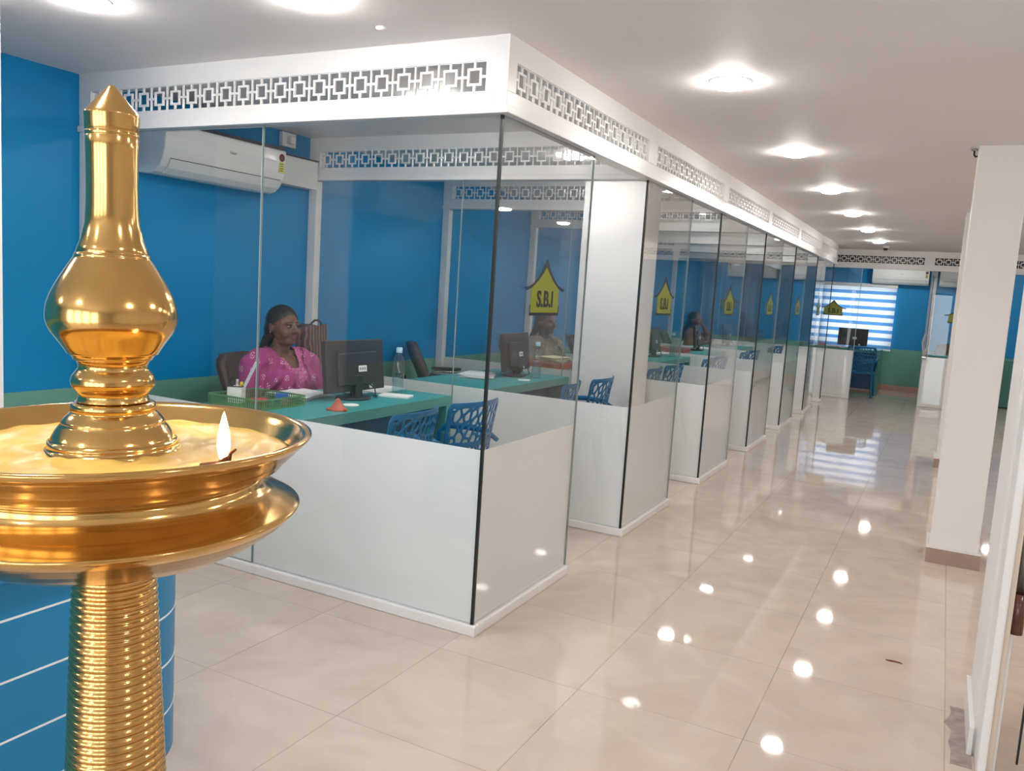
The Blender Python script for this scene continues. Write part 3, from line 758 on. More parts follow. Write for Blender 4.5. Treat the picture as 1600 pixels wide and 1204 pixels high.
def make_papers(seed, n=6, w=0.21, l=0.297, M=None):
    """loose sheaf of papers, local centre on the desk"""
    r = random.Random(seed); b = MB()
    for i in range(n):
        z = 0.0015 + i*0.0042
        Mx = Matrix.Translation((r.uniform(-0.02, 0.02), r.uniform(-0.03, 0.03), z)) @ Matrix.Rotation(r.uniform(-0.22, 0.22), 4, 'Z')
        b.box(-w/2, -l/2, -0.0014, w/2, l/2, 0.0014 if i < n-1 else 0.003, M=Mx)
    return b.build('paper_stack', M or MT['paper'])
def make_book():
    t = thing('open_book', 'open notebook lying on the near desk behind the monitor', 'book')
    b = MB(); n = 10
    for s in (-1, 1):
        prof = [(s*0.145*i/n, 0.004 + 0.020*math.sin(PI*min(1, i/n*1.05))**0.7*(1 - 0.45*i/n)) for i in range(n+1)]
        poly = [(s*0.001, 0.0015)] + prof[1:] + [(s*0.145, 0.0015)]
        if s < 0: poly = list(reversed(poly))
        b.prism(poly, lambda u, v, d: (d, u, v), -0.10, 0.10)
    b.build('pages', MT['paper'], t)
    MB().box(-0.105, -0.15, 0.0, 0.105, 0.15, 0.0014).build('cover', MT['ac_grey'], t)
    return t

desk0 = make_desk(); mon0 = make_monitor(); vis0 = make_visitor_chair(); off0 = make_office_chair(); bot0 = make_bottle()
for k in range(6):
    o = DY*k; nm = ORD[k]
    dl = (-2.60, Y0+0.05+o, 0)
    lab = 'teal desk with green edge in the %s cubicle' % nm
    d = desk0 if k == 0 else copy_tree(desk0)
    d.location = dl; d['label'] = lab; d['group'] = 'teal desks in the cubicles'
    mn = mon0 if k == 0 else copy_tree(mon0)
    sh = [0, 0.20, 0.12, 0.05, 0.15, 0.1][k]
    mn.scale = (1, 0.95, 0.97); mn.location = (-2.90, 3.69+o+sh, DZ); mn.rotation_euler = (0, 0, math.radians([-2, 4, -6, 2, 7, -3][k]))
    mn['label'] = 'black computer monitor on the desk in the %s cubicle' % nm; mn['group'] = 'black monitors on the teal desks'
    oc = off0 if k == 0 else copy_tree(off0)
    oc.location = (-3.52 + (0.0, -0.14, 0, -0.05, -0.04, -0.05)[k], (3.78, 4.14, 3.78, 3.70, 3.66, 3.72)[k]+o, 0); oc.rotation_euler = (0, 0, math.radians((4, 34, -4, 20, -15, 10)[k]))
    oc['label'] = 'dark brown office chair behind the desk in the %s cubicle' % nm; oc['group'] = 'brown office chairs behind the desks'
    for j, (xx, yy, rr) in enumerate(((-2.40, 3.24, 4), (-2.38, 3.80, -5))):
        if k == 1: rr += 6
        vc = vis0 if (k == 0 and j == 0) else copy_tree(vis0)
        dyv = 0.0 if k == 0 else (0.06 if k == 1 else 0.12)
        vc.location = (xx, yy+o+dyv, 0); vc.rotation_euler = (0, 0, math.radians(rr))
        vc['label'] = 'blue pierced plastic visitor chair in the %s cubicle, the one %s the entrance' % (nm, 'nearer' if j == 0 else 'farther from')
        vc['group'] = 'blue visitor chairs at the desks'
# bottles
bot0.location = (-2.865, 4.065, DZ); tag(bot0, 'half full clear water bottle at the far end of the near desk', 'bottle', 'water bottles on the desks')
dup(bot0, (-2.72, 5.66, DZ), 'clear water bottle in front of the monitor in the second cubicle')
dup(bot0, (-2.74, 3.97+DY*3, DZ), 'clear water bottle on the desk in the fourth cubicle')

# near desk items
tr = make_tray(MT['tray_green']); tr.location = (-3.065, 3.125, DZ); tag(tr, 'green lattice basket tray with stationery on the near desk', 'tray')
pc = thing('pen_holder', 'white square pen holder standing in the green tray', 'pen holder', (-3.165, 3.08, DZ+0.0045), 0.5)
b = MB(); q = 0.036; hh = 0.082
b.box(-q, -q, 0, q, q, 0.004); b.box(-q, -q, 0.004, -q+0.003, q, hh); b.box(q-0.003, -q, 0.004, q, q, hh); b.box(-q+0.003, -q, 0.004, q-0.003, -q+0.003, hh); b.box(-q+0.003, q-0.003, 0.004, q-0.003, q, hh)
b.build('cup', MT['cup_white'], pc)
b = MB()
for s in (-1, 1):
    b.box(-q-0.001, s*q-0.002, hh, q+0.001, s*q+0.002, hh+0.004); b.box(s*q-0.002, -q, hh, s*q+0.002, q, hh+0.004)
b.build('rim', MT['black'], pc)
def pen(x, y, dx, dy, ln, r, M, name, label):
    t = thing(name, label, name.split('_')[-1], (-3.165+x, 3.08+y, DZ+0.0095))
    MB().tube([(0, 0, 0), (dx*0.8, dy*0.8, ln*0.8)], r, 10).build('barrel', M, t)
    MB().tube([(dx*0.8, dy*0.8, ln*0.8), (dx, dy, ln)], [r*1.1, r*0.8], 10).build('pen_cap', M, t)
pen(-0.012, -0.012, -0.008, -0.004, 0.135, 0.006, MT['black'], 'black_pen', 'black pen in the white pen holder, leftmost')
pen(0.002, 0.0, 0.0, 0.002, 0.112, 0.007, MT['silver'], 'silver_marker', 'silver marker in the middle of the white pen holder')
pen(0.014, 0.012, 0.004, 0.004, 0.100, 0.009, MT['yellow'], 'yellow_highlighter', 'short yellow highlighter in the white pen holder')
rl = MB().box(-0.010, -0.001, 0, 0.010, 0.001, 0.22, M=Matrix.Rotation(math.radians(24), 4, Vector((-0.7, 0.7, 0)))); 
tag(rl.build('plastic_ruler', MT['silver'], None, loc=(-3.150, 3.070, DZ+0.0105)), 'slanting grey ruler rising from the white pen holder', 'ruler')
tag(MB().box(-0.032, -0.02, 0, 0.032, 0.02, 0.050).build('card_box', MT['blue_box'], None, bevel=0.002, loc=(-3.005, 3.235, DZ+0.0045), rot=(0,0,0.7)), 'small blue box in the green tray', 'box')
tag(MB().box(-0.022, -0.014, 0, 0.022, 0.014, 0.028).build('card_box', MT['pink_box'], None, bevel=0.002, loc=(-2.945, 3.195, DZ+0.0045), rot=(0,0,0.7)), 'salmon pink box in the green tray beside the blue one', 'box')
tag(MB().lathe([(0.0, 0.0), (0.05, 0.0), (0.05, 0.018), (0.044, 0.024), (0.0, 0.024)], 28).build('stamp_pad', MT['tray_red'], None, loc=(-3.065, 3.14, DZ+0.0045)), 'round red stamp pad in the green tray', 'stamp pad')
p = make_papers(1, 7); p.location = (-3.115, 3.485, DZ); p.rotation_euler = (0, 0, 0.15); tag(p, 'thick sheaf of loose white papers between tray and monitor', 'papers')
p = make_papers(2, 4, 0.07, 0.12); p.location = (-3.05, 3.865, DZ); p.rotation_euler = (0, 0, 0); tag(p, 'thin white papers on the near desk behind the monitor foot', 'papers')
bk = make_book(); bk.location = (-3.04, 4.118, DZ); bk.rotation_euler = (0, 0, 0.1)
tag(MB().box(-0.09, -0.055, 0, 0.09, 0.055, 0.012).build('notepad', MT['paper'], None, bevel=0.002, loc=(-2.79, 3.945, DZ), rot=(0,0,0.3)), 'white notepad beside the water bottle on the near desk', 'notepad')
tag(MB().lathe([(0, 0), (0.042, 0), (0.043, 0.003), (0.040, 0.006), (0, 0.006)], 28).build('coaster', MT['label_white'], None, loc=(-2.745, 3.475, DZ)), 'white round coaster below the near monitor', 'coaster')
cn = thing('paperweight', 'red cone shaped paperweight with flared brim on the near desk', 'paperweight', (-2.685, 3.295, DZ))
b = MB(); b.lathe([(0.0, 0.062), (0.008, 0.060), (0.020, 0.040), (0.034, 0.020), (0.050, 0.008), (0.056, 0.0), (0.0, 0.0)], 6)
b.build('cone', MT['terracotta'], cn)
for i in range(3):
    a = i*2.1; MB().ell((0.05*math.cos(a), 0.05*math.sin(a), 0.008), (0.012, 0.012, 0.007)).build('brim_lobe', MT['terracotta'], cn)
# second and later cubicles: trays, coasters, papers
tr2 = make_tray(MT['tray_orange']); tr2.location = (-3.03, 3.13+2*DY, DZ); tag(tr2, 'orange tray on the desk in the third cubicle, seen below the first logo', 'tray')
p = make_papers(5, 9, 0.2, 0.26, MT['paper_yellow']); p.location = (-3.03, 3.13+2*DY, DZ+0.0555); tag(p, 'cream and yellow papers piled on the orange tray', 'papers')
cup = thing('pen_holder', 'violet pen holder on the desk in the second cubicle', 'pen holder', (-2.98, 6.04, DZ+0.0))
cup.location = (-3.02, 5.93, DZ)
b = MB(); b.box(-0.035, -0.035, 0, 0.035, 0.035, 0.075); b.build('cup', mat('violet_plastic', (0.13, 0.11, 0.36), rough=0.45), cup, bevel=0.004)
b = MB(); b.box(-0.026, -0.012, 0.076, -0.004, 0.012, 0.215); o = b.build('yellow_stick', MT['yellow'], cup, rot=(0, math.radians(-6), 0))
b = MB(); b.box(0.004, -0.012, 0.076, 0.026, 0.012, 0.18); b.build('green_stick', MT['desk_edge'], cup)
tag(MB().lathe([(0, 0), (0.045, 0), (0.045, 0.006), (0, 0.006)], 28).build('coaster', MT['label_white'], None, loc=(-2.71, 5.44, DZ)), 'white round coaster on the desk in the second cubicle', 'coaster')
p = make_papers(8, 5); p.location = (-3.05, 5.35, DZ); p.rotation_euler = (0,0,0.4); tag(p, 'white papers left of the monitor in the second cubicle', 'papers')
tr4 = make_tray(MT['tray_red']); tr4.location = (-3.0, 3.13+3*DY, DZ); tag(tr4, 'red tray on the desk in the fourth cubicle', 'tray')
tr5 = make_tray(MT['tray_red']); tr5.location = (-3.0, 3.13+4*DY, DZ); tag(tr5, 'red tray on the desk in the fifth cubicle', 'tray')
for k, sd in ((2, 11), (3, 12), (4, 13), (5, 14)):
    p = make_papers(sd, 6); p.location = (-2.98, 4.13+DY*k, DZ); p.rotation_euler = (0, 0, 1.57+0.05*sd); tag(p, 'white papers on the desk in the %s cubicle' % ORD[k], 'papers')
tag(MB().box(-0.04, -0.025, 0, 0.04, 0.025, 0.06).build('card_box', MT['blue_box'], None, bevel=0.002, loc=(-2.98, 3.14+3*DY, DZ+0.0045)), 'blue box in the red tray of the fourth cubicle', 'box')

# handbag on a low stool behind the near desk
st = thing('side_stool', 'low brown stool under the striped handbag', 'stool', (-3.72, 4.27, 0))
MB().lathe([(0.15, 0.60), (0.155, 0.61), (0.155, 0.635), (0.15, 0.64), (0, 0.64), ], 28).build('stool_top', MT['leather'], st)
for i in range(4):
    a = PI/4 + i*PI/2; MB().tube([(0.11*math.cos(a), 0.11*math.sin(a), 0.605), (0.14*math.cos(a), 0.14*math.sin(a), 0)], 0.014, 8).build('leg', MT['black'], st)
hb = thing('handbag', 'dark maroon striped handbag standing behind the seated woman', 'bag', (-3.72, 4.27, 0.6405), 0.15)
b = MB(); n = 16
rows = []
for j in range(n+1):
    v = j/n; hw = 0.165 - 0.012*v + 0.006*math.sin(9*v); hd = 0.075*(1-0.55*v) + 0.008
    rows.append([b.bm.verts.new((hd*math.cos(a)*(1+0.06*math.sin(5*a+4*v)), hw*math.copysign(abs(math.sin(a))**0.5, math.sin(a)), 0.47*v + 0.012*math.sin(2.2*a)*v)) for a in [2*PI*i/40 for i in range(40)]])
for a_, b_ in zip(rows, rows[1:]):
    for i in range(40): b.bm.faces.new([a_[i], a_[(i+1) % 40], b_[(i+1) % 40], b_[i]])
b.bm.faces.new(rows[0]); b.bm.faces.new(rows[-1])
b.build('bag_body', MT['bag'], hb, smooth=True)
MB().tube([(0.02, -0.07, 0.43), (0.03, -0.06, 0.485), (0.03, -0.02, 0.505), (0.03, 0.03, 0.505), (0.03, 0.06, 0.485), (0.02, 0.07, 0.43)], 0.007, 8).build('handle', MT['black'], hb)

# ------------------------------------------------------------------ people
def make_person(name, label, loc, rz, detail, cloth, under, skin, pose='type', scarf=True):
    t = thing(name, label, 'person', loc, rz)
    b = MB()
    # trunk
    b.ell((0.00, 0, 0.565), (0.165, 0.205, 0.115)); b.ell((0.025, 0, 0.69), (0.155, 0.175, 0.15)); b.ell((0.01, 0, 0.83), (0.125, 0.165, 0.14))
    for s in (-1, 1): b.ell((0.092, 0.078*s, 0.80), (0.07, 0.078, 0.075))
    b.cap((-0.005, -0.14, 0.925), (-0.005, 0.14, 0.925), 0.062, 0.062); b.ell((-0.02, 0, 0.955), (0.07, 0.10, 0.055))
    b.cap((-0.008, 0, 0.95), (0.012, 0, 1.05), 0.056, 0.050)
    # head
    b.ell((0.012, 0, 1.150), (0.098, 0.079, 0.094)); b.ell((0.045, 0, 1.105), (0.068, 0.066, 0.085)); b.ell((0.078, 0, 1.046), (0.032, 0.038, 0.028))
    b.ell((0.045, 0, 1.045), (0.05, 0.052, 0.030))
    for s in (-1, 1):
        b.ell((0.075, 0.036*s, 1.096), (0.034, 0.031, 0.035)); b.ell((0.005, 0.080*s, 1.125), (0.020, 0.009, 0.031))
        b.ell((0.097, 0.026*s, 1.151), (0.018, 0.026, 0.010)); b.ell((0.117, 0.012*s, 1.102), (0.012, 0.010, 0.009))
    b.cap((0.108, 0, 1.142), (0.126, 0, 1.108), 0.009, 0.0125)
    b.ell((0.108, 0, 1.079), (0.014, 0.024, 0.008)); b.ell((0.105, 0, 1.067), (0.014, 0.020, 0.0085))
    # arms and hands
    if pose == 'type': joints = [((0, 0.195, 0.90), (0.05, 0.245, 0.70), (0.175, 0.14, 0.665)), ((0, -0.195, 0.90), (0.03, -0.245, 0.70), (0.175, -0.14, 0.665))]
    else: joints = [((0, 0.195, 0.90), (0.20, 0.225, 0.82), (0.10, 0.12, 1.08)), ((0, -0.195, 0.90), (0.05, -0.245, 0.70), (0.27, -0.15, 0.812))]
    for (sh, el, wr) in joints:
        b.cap(sh, el, 0.056, 0.043); b.cap(el, wr, 0.042, 0.028)
        d = (Vector(wr)-Vector(el)).normalized(); side = Vector((0, 1, 0)) - d*d.y; side.normalize(); nrm = d.cross(side)
        s = 1 if wr[1] > 0 else -1
        if nrm.z < 0: nrm = -nrm
        pal = Vector(wr) + d*0.045
        R_ = Matrix((d, side, nrm)).transposed().to_euler()
        b.ell(pal, (0.048, 0.038, 0.016), R_)
        for i, (off, ln) in enumerate(((-0.027, 0.060), (-0.009, 0.072), (0.010, 0.068), (0.028, 0.052))):
            p0 = Vector(wr) + d*0.082 + side*off; p1 = p0 + d*ln*0.5 + nrm*0.004 + side*off*0.15; p2 = p1 + d*ln*0.42 - nrm*0.018
            b.cap(p0, p1, 0.0088, 0.008, 8); b.cap(p1, p2, 0.008, 0.007, 8)
        p0 = Vector(wr) + d*0.03 - side*0.03*s; p1 = p0 + d*0.035 - side*0.022*s; p2 = p1 + d*0.028 - nrm*0.008
        b.cap(p0, p1, 0.0105, 0.009, 8); b.cap(p1, p2, 0.009, 0.0075, 8)
    # legs
    for s in (-1, 1):
        b.cap((0.03, 0.095*s, 0.55), (0.40, 0.10*s, 0.53), 0.088, 0.062); b.cap((0.40, 0.10*s, 0.52), (0.36, 0.10*s, 0.10), 0.058, 0.038)
        b.ell((0.41, 0.105*s, 0.042), (0.115, 0.042, 0.038))
    body = link_mesh(remeshed(b, 0.0048 if detail else 0.009, 3), 'body', skin, t)
    # dress
    g = 0.014; b = MB()
    b.ell((0.00, 0, 0.565), (0.165+g, 0.205+g, 0.115+g)); b.ell((0.025, 0, 0.69), (0.155+g, 0.175+g, 0.15+g)); b.ell((0.01, 0, 0.83), (0.125+g, 0.165+g, 0.14+g))
    for s in (-1, 1): b.ell((0.092, 0.078*s, 0.80), (0.07+g, 0.078+g, 0.075+g))
    b.cap((-0.005, -0.14, 0.925), (-0.005, 0.14, 0.925), 0.062+g, 0.062+g); b.ell((-0.02, 0, 0.955), (0.07+g, 0.10+g, 0.055+g*0.6))
    for (sh, el, wr) in joints:
        b.cap(sh, el, 0.056+g, 0.046+g); e2 = Vector(el).lerp(Vector(wr), 0.35); b.cap(el, e2, 0.046+g, 0.043+g)
    for s in (-1, 1):
        b.cap((0.03, 0.095*s, 0.55), (0.40, 0.10*s, 0.53), 0.088+g, 0.062+g); b.cap((0.40, 0.10*s, 0.52), (0.36, 0.10*s, 0.16), 0.062+g, 0.055+g)
    me = remeshed(b, 0.007 if detail else 0.012, 4)
    bvh = BVHTree.FromPolygons([v.co.copy() for v in me.vertices], [list(p.vertices) for p in me.polygons])
    bm = bmesh.new(); bm.from_mesh(me)
    def neck(co, zv, slope, w0):
        return co.z > 0.86 and (((co.x > -0.02 and co.z > zv and abs(co.y) < w0 + (co.z-zv)*slope)) or (co.z > 0.955 and abs(co.y) < 0.062))
    bmesh.ops.delete(bm, geom=[v for v in bm.verts if neck(v.co, 0.895, 0.55, 0.022)], context='VERTS')
    bm.to_mesh(me); bm.free()
    kur = link_mesh(me, 'tunic', under, t)
    # shawl draped over shoulders and crossed in front
    if scarf:
        NA, NZ = (150, 84) if detail else (70, 40)
        bm = bmesh.new(); grid = []
        for j in range(NZ+1):
            z = 0.60 + 0.405*j/NZ; row = []
            for i in range(NA):
                a = 2*PI*i/NA; d = Vector((math.cos(a), math.sin(a), 0)); o_ = Vector((0.0, 0, z)) + d*0.6
                hit = bvh.ray_cast(o_, -d, 0.6)
                if hit[0] is None: row.append(None); continue
                co = hit[0]
                diag = co.z*38 + abs(co.y)*62 + (co.x*20 if co.y > 0 else -co.x*12)
                amp = 0.0135*min(1, max(0.2, co.x/0.08+0.4))
                off = 0.009 + amp*(math.sin(diag) + 0.5*math.sin(diag*2.3+1.3) + 0.8)
                row.append(bm.verts.new(co + d*off))
            grid.append(row)
        for j in range(NZ):
            for i in range(NA):
                q = [grid[j][i], grid[j][(i+1) % NA], grid[j+1][(i+1) % NA], grid[j+1][i]]
                if None in q: continue
                c = sum((v.co for v in q), Vector())/4
                if max((q[0].co-q[2].co).length, (q[1].co-q[3].co).length) > 0.09: continue
                if c.x > 0.0 and c.z > 0.775 and c.y > -0.075 + 0 and abs(c.y-0.01) < 0.018 + (c.z-0.775)*0.46: continue
                if c.z > 0.94 and abs(c.y) < 0.085 and c.x > -0.03: continue
                bm.faces.new(q)
        bmesh.ops.delete(bm, geom=[v for v in bm.verts if not v.link_faces], context='VERTS')
        bmesh.ops.smooth_vert(bm, verts=bm.verts[:], factor=0.15, use_axis_x=True, use_axis_y=True, use_axis_z=True)
        bmesh.ops.recalc_face_normals(bm, faces=bm.faces); bmesh.ops.solidify(bm, geom=bm.faces[:], thickness=-0.003)
        mb = MB(); mb.bm.free(); mb.bm = bm
        mb.build('shawl', cloth, t, smooth=True)
    # hair
    b = MB()
    b.ell((0.004, 0, 1.158), (0.106, 0.088, 0.100)); b.ell((-0.045, 0, 1.11), (0.065, 0.075, 0.085)); b.ell((-0.075, 0, 1.07), (0.040, 0.045, 0.05))
    b.cap((-0.085, -0.015, 1.06), (-0.125, -0.035, 0.97), 0.036, 0.026); b.cap((-0.125, -0.035, 0.97), (-0.150, -0.03, 0.80), 0.026, 0.016)
    me = remeshed(b, 0.006 if detail else 0.01, 4)
    bm = bmesh.new(); bm.from_mesh(me)
    def face_zone(co):
        hl = 1.196 - 3.2*max(0, abs(co.y)-0.02)**1.6
        return co.x > 0.035 and co.z < hl + (co.x-0.085)*0.25 or (co.x > -0.002 and co.x <= 0.035 and co.z < 1.135)
    bmesh.ops.delete(bm, geom=[v for v in bm.verts if face_zone(v.co)], context='VERTS')
    bm.to_mesh(me); bm.free()
    link_mesh(me, 'hair', MT['hair'], t)
    if detail:
        for s in (-1, 1):
            e = MB().ell((0.0995, 0.029*s, 1.1345), (0.0125, 0.0135, 0.0055)).build('eye', MT['eye_white'], body)
            MB().ell((0.109, 0.0285*s+0.001, 1.1345), (0.005, 0.0064, 0.0056)).build('iris', MT['iris'], e)
            b = MB()
            b.tube([(0.102+0.011*math.sin(PI*i/8), 0.013*s+0.0045*i*s, 1.1365+0.0075*math.sin(PI*i/8)) for i in range(9)], [0.0012+0.0014*math.sin(PI*i/8) for i in range(9)], 6)
            b.build('eyelid', MT['iris'], e)
            b = MB(); b.tube([(0.1165-0.0016*i, (0.012+0.0052*i)*s, 1.1565+0.0042*math.sin(PI*(i+1)/8)) for i in range(8)], [0.0028-0.00025*i for i in range(8)], 6)
            b.build('eyebrow', MT['hair'], body)
            MB().ell((0.012, 0.090*s, 1.096), (0.005, 0.004, 0.005)).build('earring', MT['gold'], body)
        b = MB(); b.ell((0.1155, 0, 1.0795), (0.008, 0.0225, 0.0055)); b.ell((0.1125, 0, 1.0665), (0.008, 0.0185, 0.0065)); b.build('lips', MT['lips'], body)
        MB().ell((0.1075, 0, 1.175), (0.004, 0.0045, 0.0045)).build('bindi', MT['bindi'], body)
        MB().tube([(0.055*math.cos(a)+0.005+0.03*max(0, math.cos(a)), 0.062*math.sin(a), 0.975-0.052*max(0, math.cos(a))**0.8 + 0.0) for a in [2*PI*i/40 for i in range(41)]], 0.0022, 6).build('necklace', MT['gold'], body)
    return t
make_person('person', 'seated woman in magenta flowered shawl behind the near monitor', (-3.50, 3.745, 0), math.radians(-6), True, MT['pink_cloth'], MT['pink_print'], MT['skin'])
make_person('person', 'seated person in grey printed clothing in the third cubicle, below the first logo', (-3.46, 3.80+2*DY, 0), math.radians(-12), False, MT['grey_cloth'], MT['grey_cloth'], MT['skin'])
make_person('person', 'seated person in brown with a raised hand at the head, far down the row', (-3.42, 3.745+5*DY, 0), math.radians(-4), False, MT['brown_cloth'], MT['brown_cloth'], MT['skin'], pose='raise', scarf=False)

# ------------------------------------------------------------------ end cubicle
d = dup(desk0, (-0.955, 15.40, 0), 'teal desk under the blind in the end cubicle', rz=PI/2, group='teal desks in the cubicles')
d.location = (-0.955-1.32, 15.40, 0); d.rotation_euler = (0, 0, -PI/2)
# turn so that the front edge faces the corridor: local x -> -y
mn = dup(mon0, (-1.43, 15.62, DZ), 'black monitor standing before the glowing blind in the end cubicle', rz=-PI/2)
mn.scale = (1, 0.95, 1)
vc = dup(vis0, (-1.20, 15.06, 0), 'blue plastic armchair at the desk in the end cubicle', rz=-PI/2)
tag(MB().box(-0.05, -0.03, 0, 0.05, 0.03, 0.055).build('card_box', MT['pink_box'], None, bevel=0.002, loc=(-1.93, 15.62, DZ)), 'small red box on the end cubicle desk', 'box')
p = make_papers(21, 6); p.location = (-1.68, 15.55, DZ); tag(p, 'white papers on the end cubicle desk left of the monitor', 'papers')
oc = dup(off0, (0.10, 16.0, 0), 'brown office chair in the right end cubicle', rz=-PI/2)
d = dup(desk0, (-0.2, 15.2, 0), 'teal desk in the right end cubicle behind the far glass', group='teal desks in the cubicles', rz=-PI/2)
d.location = (-0.22, 15.05, 0); d.scale = (1, 0.72, 1)
cl = thing('cable_loop', 'looped grey cable hanging at the end doorway edge', 'cable', (-0.275, YF-0.012, 0))
MB().tube([(0.0, -0.03, 0.785), (-0.03, -0.03, 1.0), (-0.005, -0.03, 1.13), (0.05, -0.03, 1.10), (0.05, -0.03, 0.98), (0.01, -0.03, 0.86), (0.02, -0.03, 0.785)], 0.012, 8).build('cable', MT['silver'], cl)
MB().box(-0.015, -0.045, 0.765, 0.04, 0.0, 0.785).build('clip', MT['steel'], cl)
cbn = thing('green_cabinet', 'green low cabinet beyond the doorway right of the near column', 'cabinet', (1.25, 15.55, 0))
MB().box(-0.45, 0, 0.02, 0.45, 0.6, 0.77).build('carcass', MT['desk_edge'], cbn)
dr = MB().box(-0.44, -0.016, 0.04, 0.44, -0.001, 0.75).build('door', MT['desk_edge'], cbn)
MB().box(-0.42, -0.03, 0.58, -0.39, -0.017, 0.67).build('handle', MT['black'], dr)
MB().box(-0.45, 0.01, 0, 0.45, 0.6, 0.02).build('plinth', MT['black'], cbn)

# ------------------------------------------------------------------ door frame and glass door at right
ps = struct(MB().box(0.228, 3.06, 0, 0.262, 3.50, CEIL).build('wall_return', MT['white_paint']))
MB().box(0.213, 3.045, 0, 0.2275, 3.50, 0.095).build('base_trim', MT['trim'], ps)
fr = struct(MB().box(0.236, 2.90, 0, 0.262, 3.0595, CEIL).build('trim_1', MT['trim'], bevel=0.006))
MB().box(0.2625, 2.94, 0, 0.280, 3.09, CEIL).build('frame_bead', MT['beige'], fr, bevel=0.003)
MB().box(0.2805, 2.97, 0, 0.292, 3.075, CEIL).build('frame_bead', MT['trim'], fr, bevel=0.003)
dg_ = thing('glass_door', 'frameless glass door with tall brown pull at the right edge', 'door', (0.36, 3.05, 0))
MB().box(0.0, -0.006, 0.012, 0.95, 0.006, 2.2).build('door_pane', MT['glass'], dg_)
MB().box(-0.006, -0.007, 0.012, 0.0, 0.007, 2.2).build('door_edge', MT['seal'], dg_)
ph = MB().tube([(0.0, -0.085, 0.47), (0.0, -0.085, 0.60)], 0.021, 16).build('pull_handle', MT['wood'], dg_)
ph.location = (-0.066, 0, 0)
MB().tube([(0.0, -0.085, 0.601), (0.0, -0.085, 1.45)], 0.017, 16).build('handle_tube', MT['steel'], ph)
for z in (0.65, 1.4): MB().tube([(0.0, -0.07, z), (0.075, -0.006, z)], 0.008, 8).build('handle_stud', MT['steel'], ph)
# grey cement smear on the floor beside the wall end
r = random.Random(5); b = MB()
pts = [(0.163+0.008*r.uniform(-1, 1) - (0.010 if i in (3, 6) else 0), 2.95+0.45*i/9) for i in range(10)]
poly = pts + [(0.222, 3.40), (0.226, 3.2), (0.229, 2.95)]
b.prism(poly, lambda u, v, d: (u, v, d), 0.0, 0.0012)
tag(b.build('cement_smear', MT['stain']), 'grey cement smear on the floor tiles beside the right wall end', 'stain')
b = MB(); b.prism([(-0.035, 0), (-0.01, 0.008), (0.02, 0.004), (0.03, -0.006), (0.0, -0.004), (-0.02, -0.009)], lambda u, v, d: (u, v, d), 0, 0.003)
tag(b.build('dry_leaf', MT['wick'], None, loc=(-0.038, 3.70, 0.0)), 'tiny dark scrap lying on the corridor floor tiles', 'scrap')

# ------------------------------------------------------------------ reception counter (bottom left)
ct = thing('reception_counter', 'blue rounded reception counter with pale grooves, bottom left', 'counter', (0, 0, 0))
def cpath(off, x_f=-1.88, rr=0.25, cyy=1.5, y0=-1.2, xb=-2.62):
    cx = x_f - rr; r_ = rr + off
    p = [(x_f+off, y0)] + [(cx + r_*math.cos(a), cyy + r_*math.sin(a)) for a in [PI/2*i/16 for i in range(17)]]
    return p + [(xb, cyy+rr+off), (xb, y0)]
b = MB(); b.prism(cpath(0), lambda u, v, d: (u, v, d), 0.0, 0.70); body = b.build('counter_body', MT['counter_blue'], ct)
b = MB()
for z in (0.14, 0.29, 0.44, 0.592): b.prism(cpath(0.0012), lambda u, v, d: (u, v, d), z-0.0028, z+0.0028)
b.build('groove', MT['counter_line'], ct)
b = MB(); b.prism(cpath(0.05), lambda u, v, d: (u, v, d), 0.7005, 0.735); b.build('counter_top', MT['counter_blue'], ct, bevel=0.004)

# ------------------------------------------------------------------ brass oil lamp
lamp = thing('brass_oil_lamp', 'tall brass oil lamp with lit wick in the foreground', 'oil lamp', (-0.5698, 0.428, 0))
view_ax = Vector((-0.57, 0.43, 0)).normalized()
lamp.rotation_mode = 'QUATERNION'; lamp.rotation_quaternion = Matrix.Rotation(math.radians(-0.7), 3, view_ax).to_quaternion()
sh = Matrix.Rotation(math.radians(-0.7), 3, view_ax) @ Vector((0, 0, 1.3)); lamp.location.x -= sh.x; lamp.location.y -= sh.y
# finial: spire, bulb and collars
fin = [(0.0, 1.5748), (0.0020, 1.5744), (0.0040, 1.5722), (0.0186, 1.5545), (0.0194, 1.5532), (0.0194, 1.5515), (0.0189, 1.541), (0.0184, 1.5403), (0.0188, 1.5396), (0.0188, 1.5372), (0.0183, 1.5366), (0.0186, 1.5358),
       (0.0183, 1.520), (0.0182, 1.500), (0.0186, 1.484), (0.0194, 1.4720), (0.0222, 1.4602), (0.0256, 1.4508), (0.0254, 1.4500), (0.0264, 1.4490), (0.0268, 1.4478), (0.0267, 1.4470), (0.0295, 1.4428), (0.0340, 1.4355), (0.0385, 1.4280), (0.0430, 1.4190),
       (0.0458, 1.4110), (0.0468, 1.4040), (0.0468, 1.4000), (0.0455, 1.3945), (0.0430, 1.3895), (0.0380, 1.3825), (0.0330, 1.3748), (0.0326, 1.3735), (0.0300, 1.3722), (0.0284, 1.3702), (0.0283, 1.3690), (0.0258, 1.3675), (0.0249, 1.3650), (0.0247, 1.3622),
       (0.0270, 1.3592), (0.0294, 1.3560), (0.0303, 1.3522), (0.0299, 1.3490), (0.0276, 1.3458), (0.0254, 1.3432), (0.0248, 1.3410), (0.0254, 1.3385), (0.0262, 1.3362)]
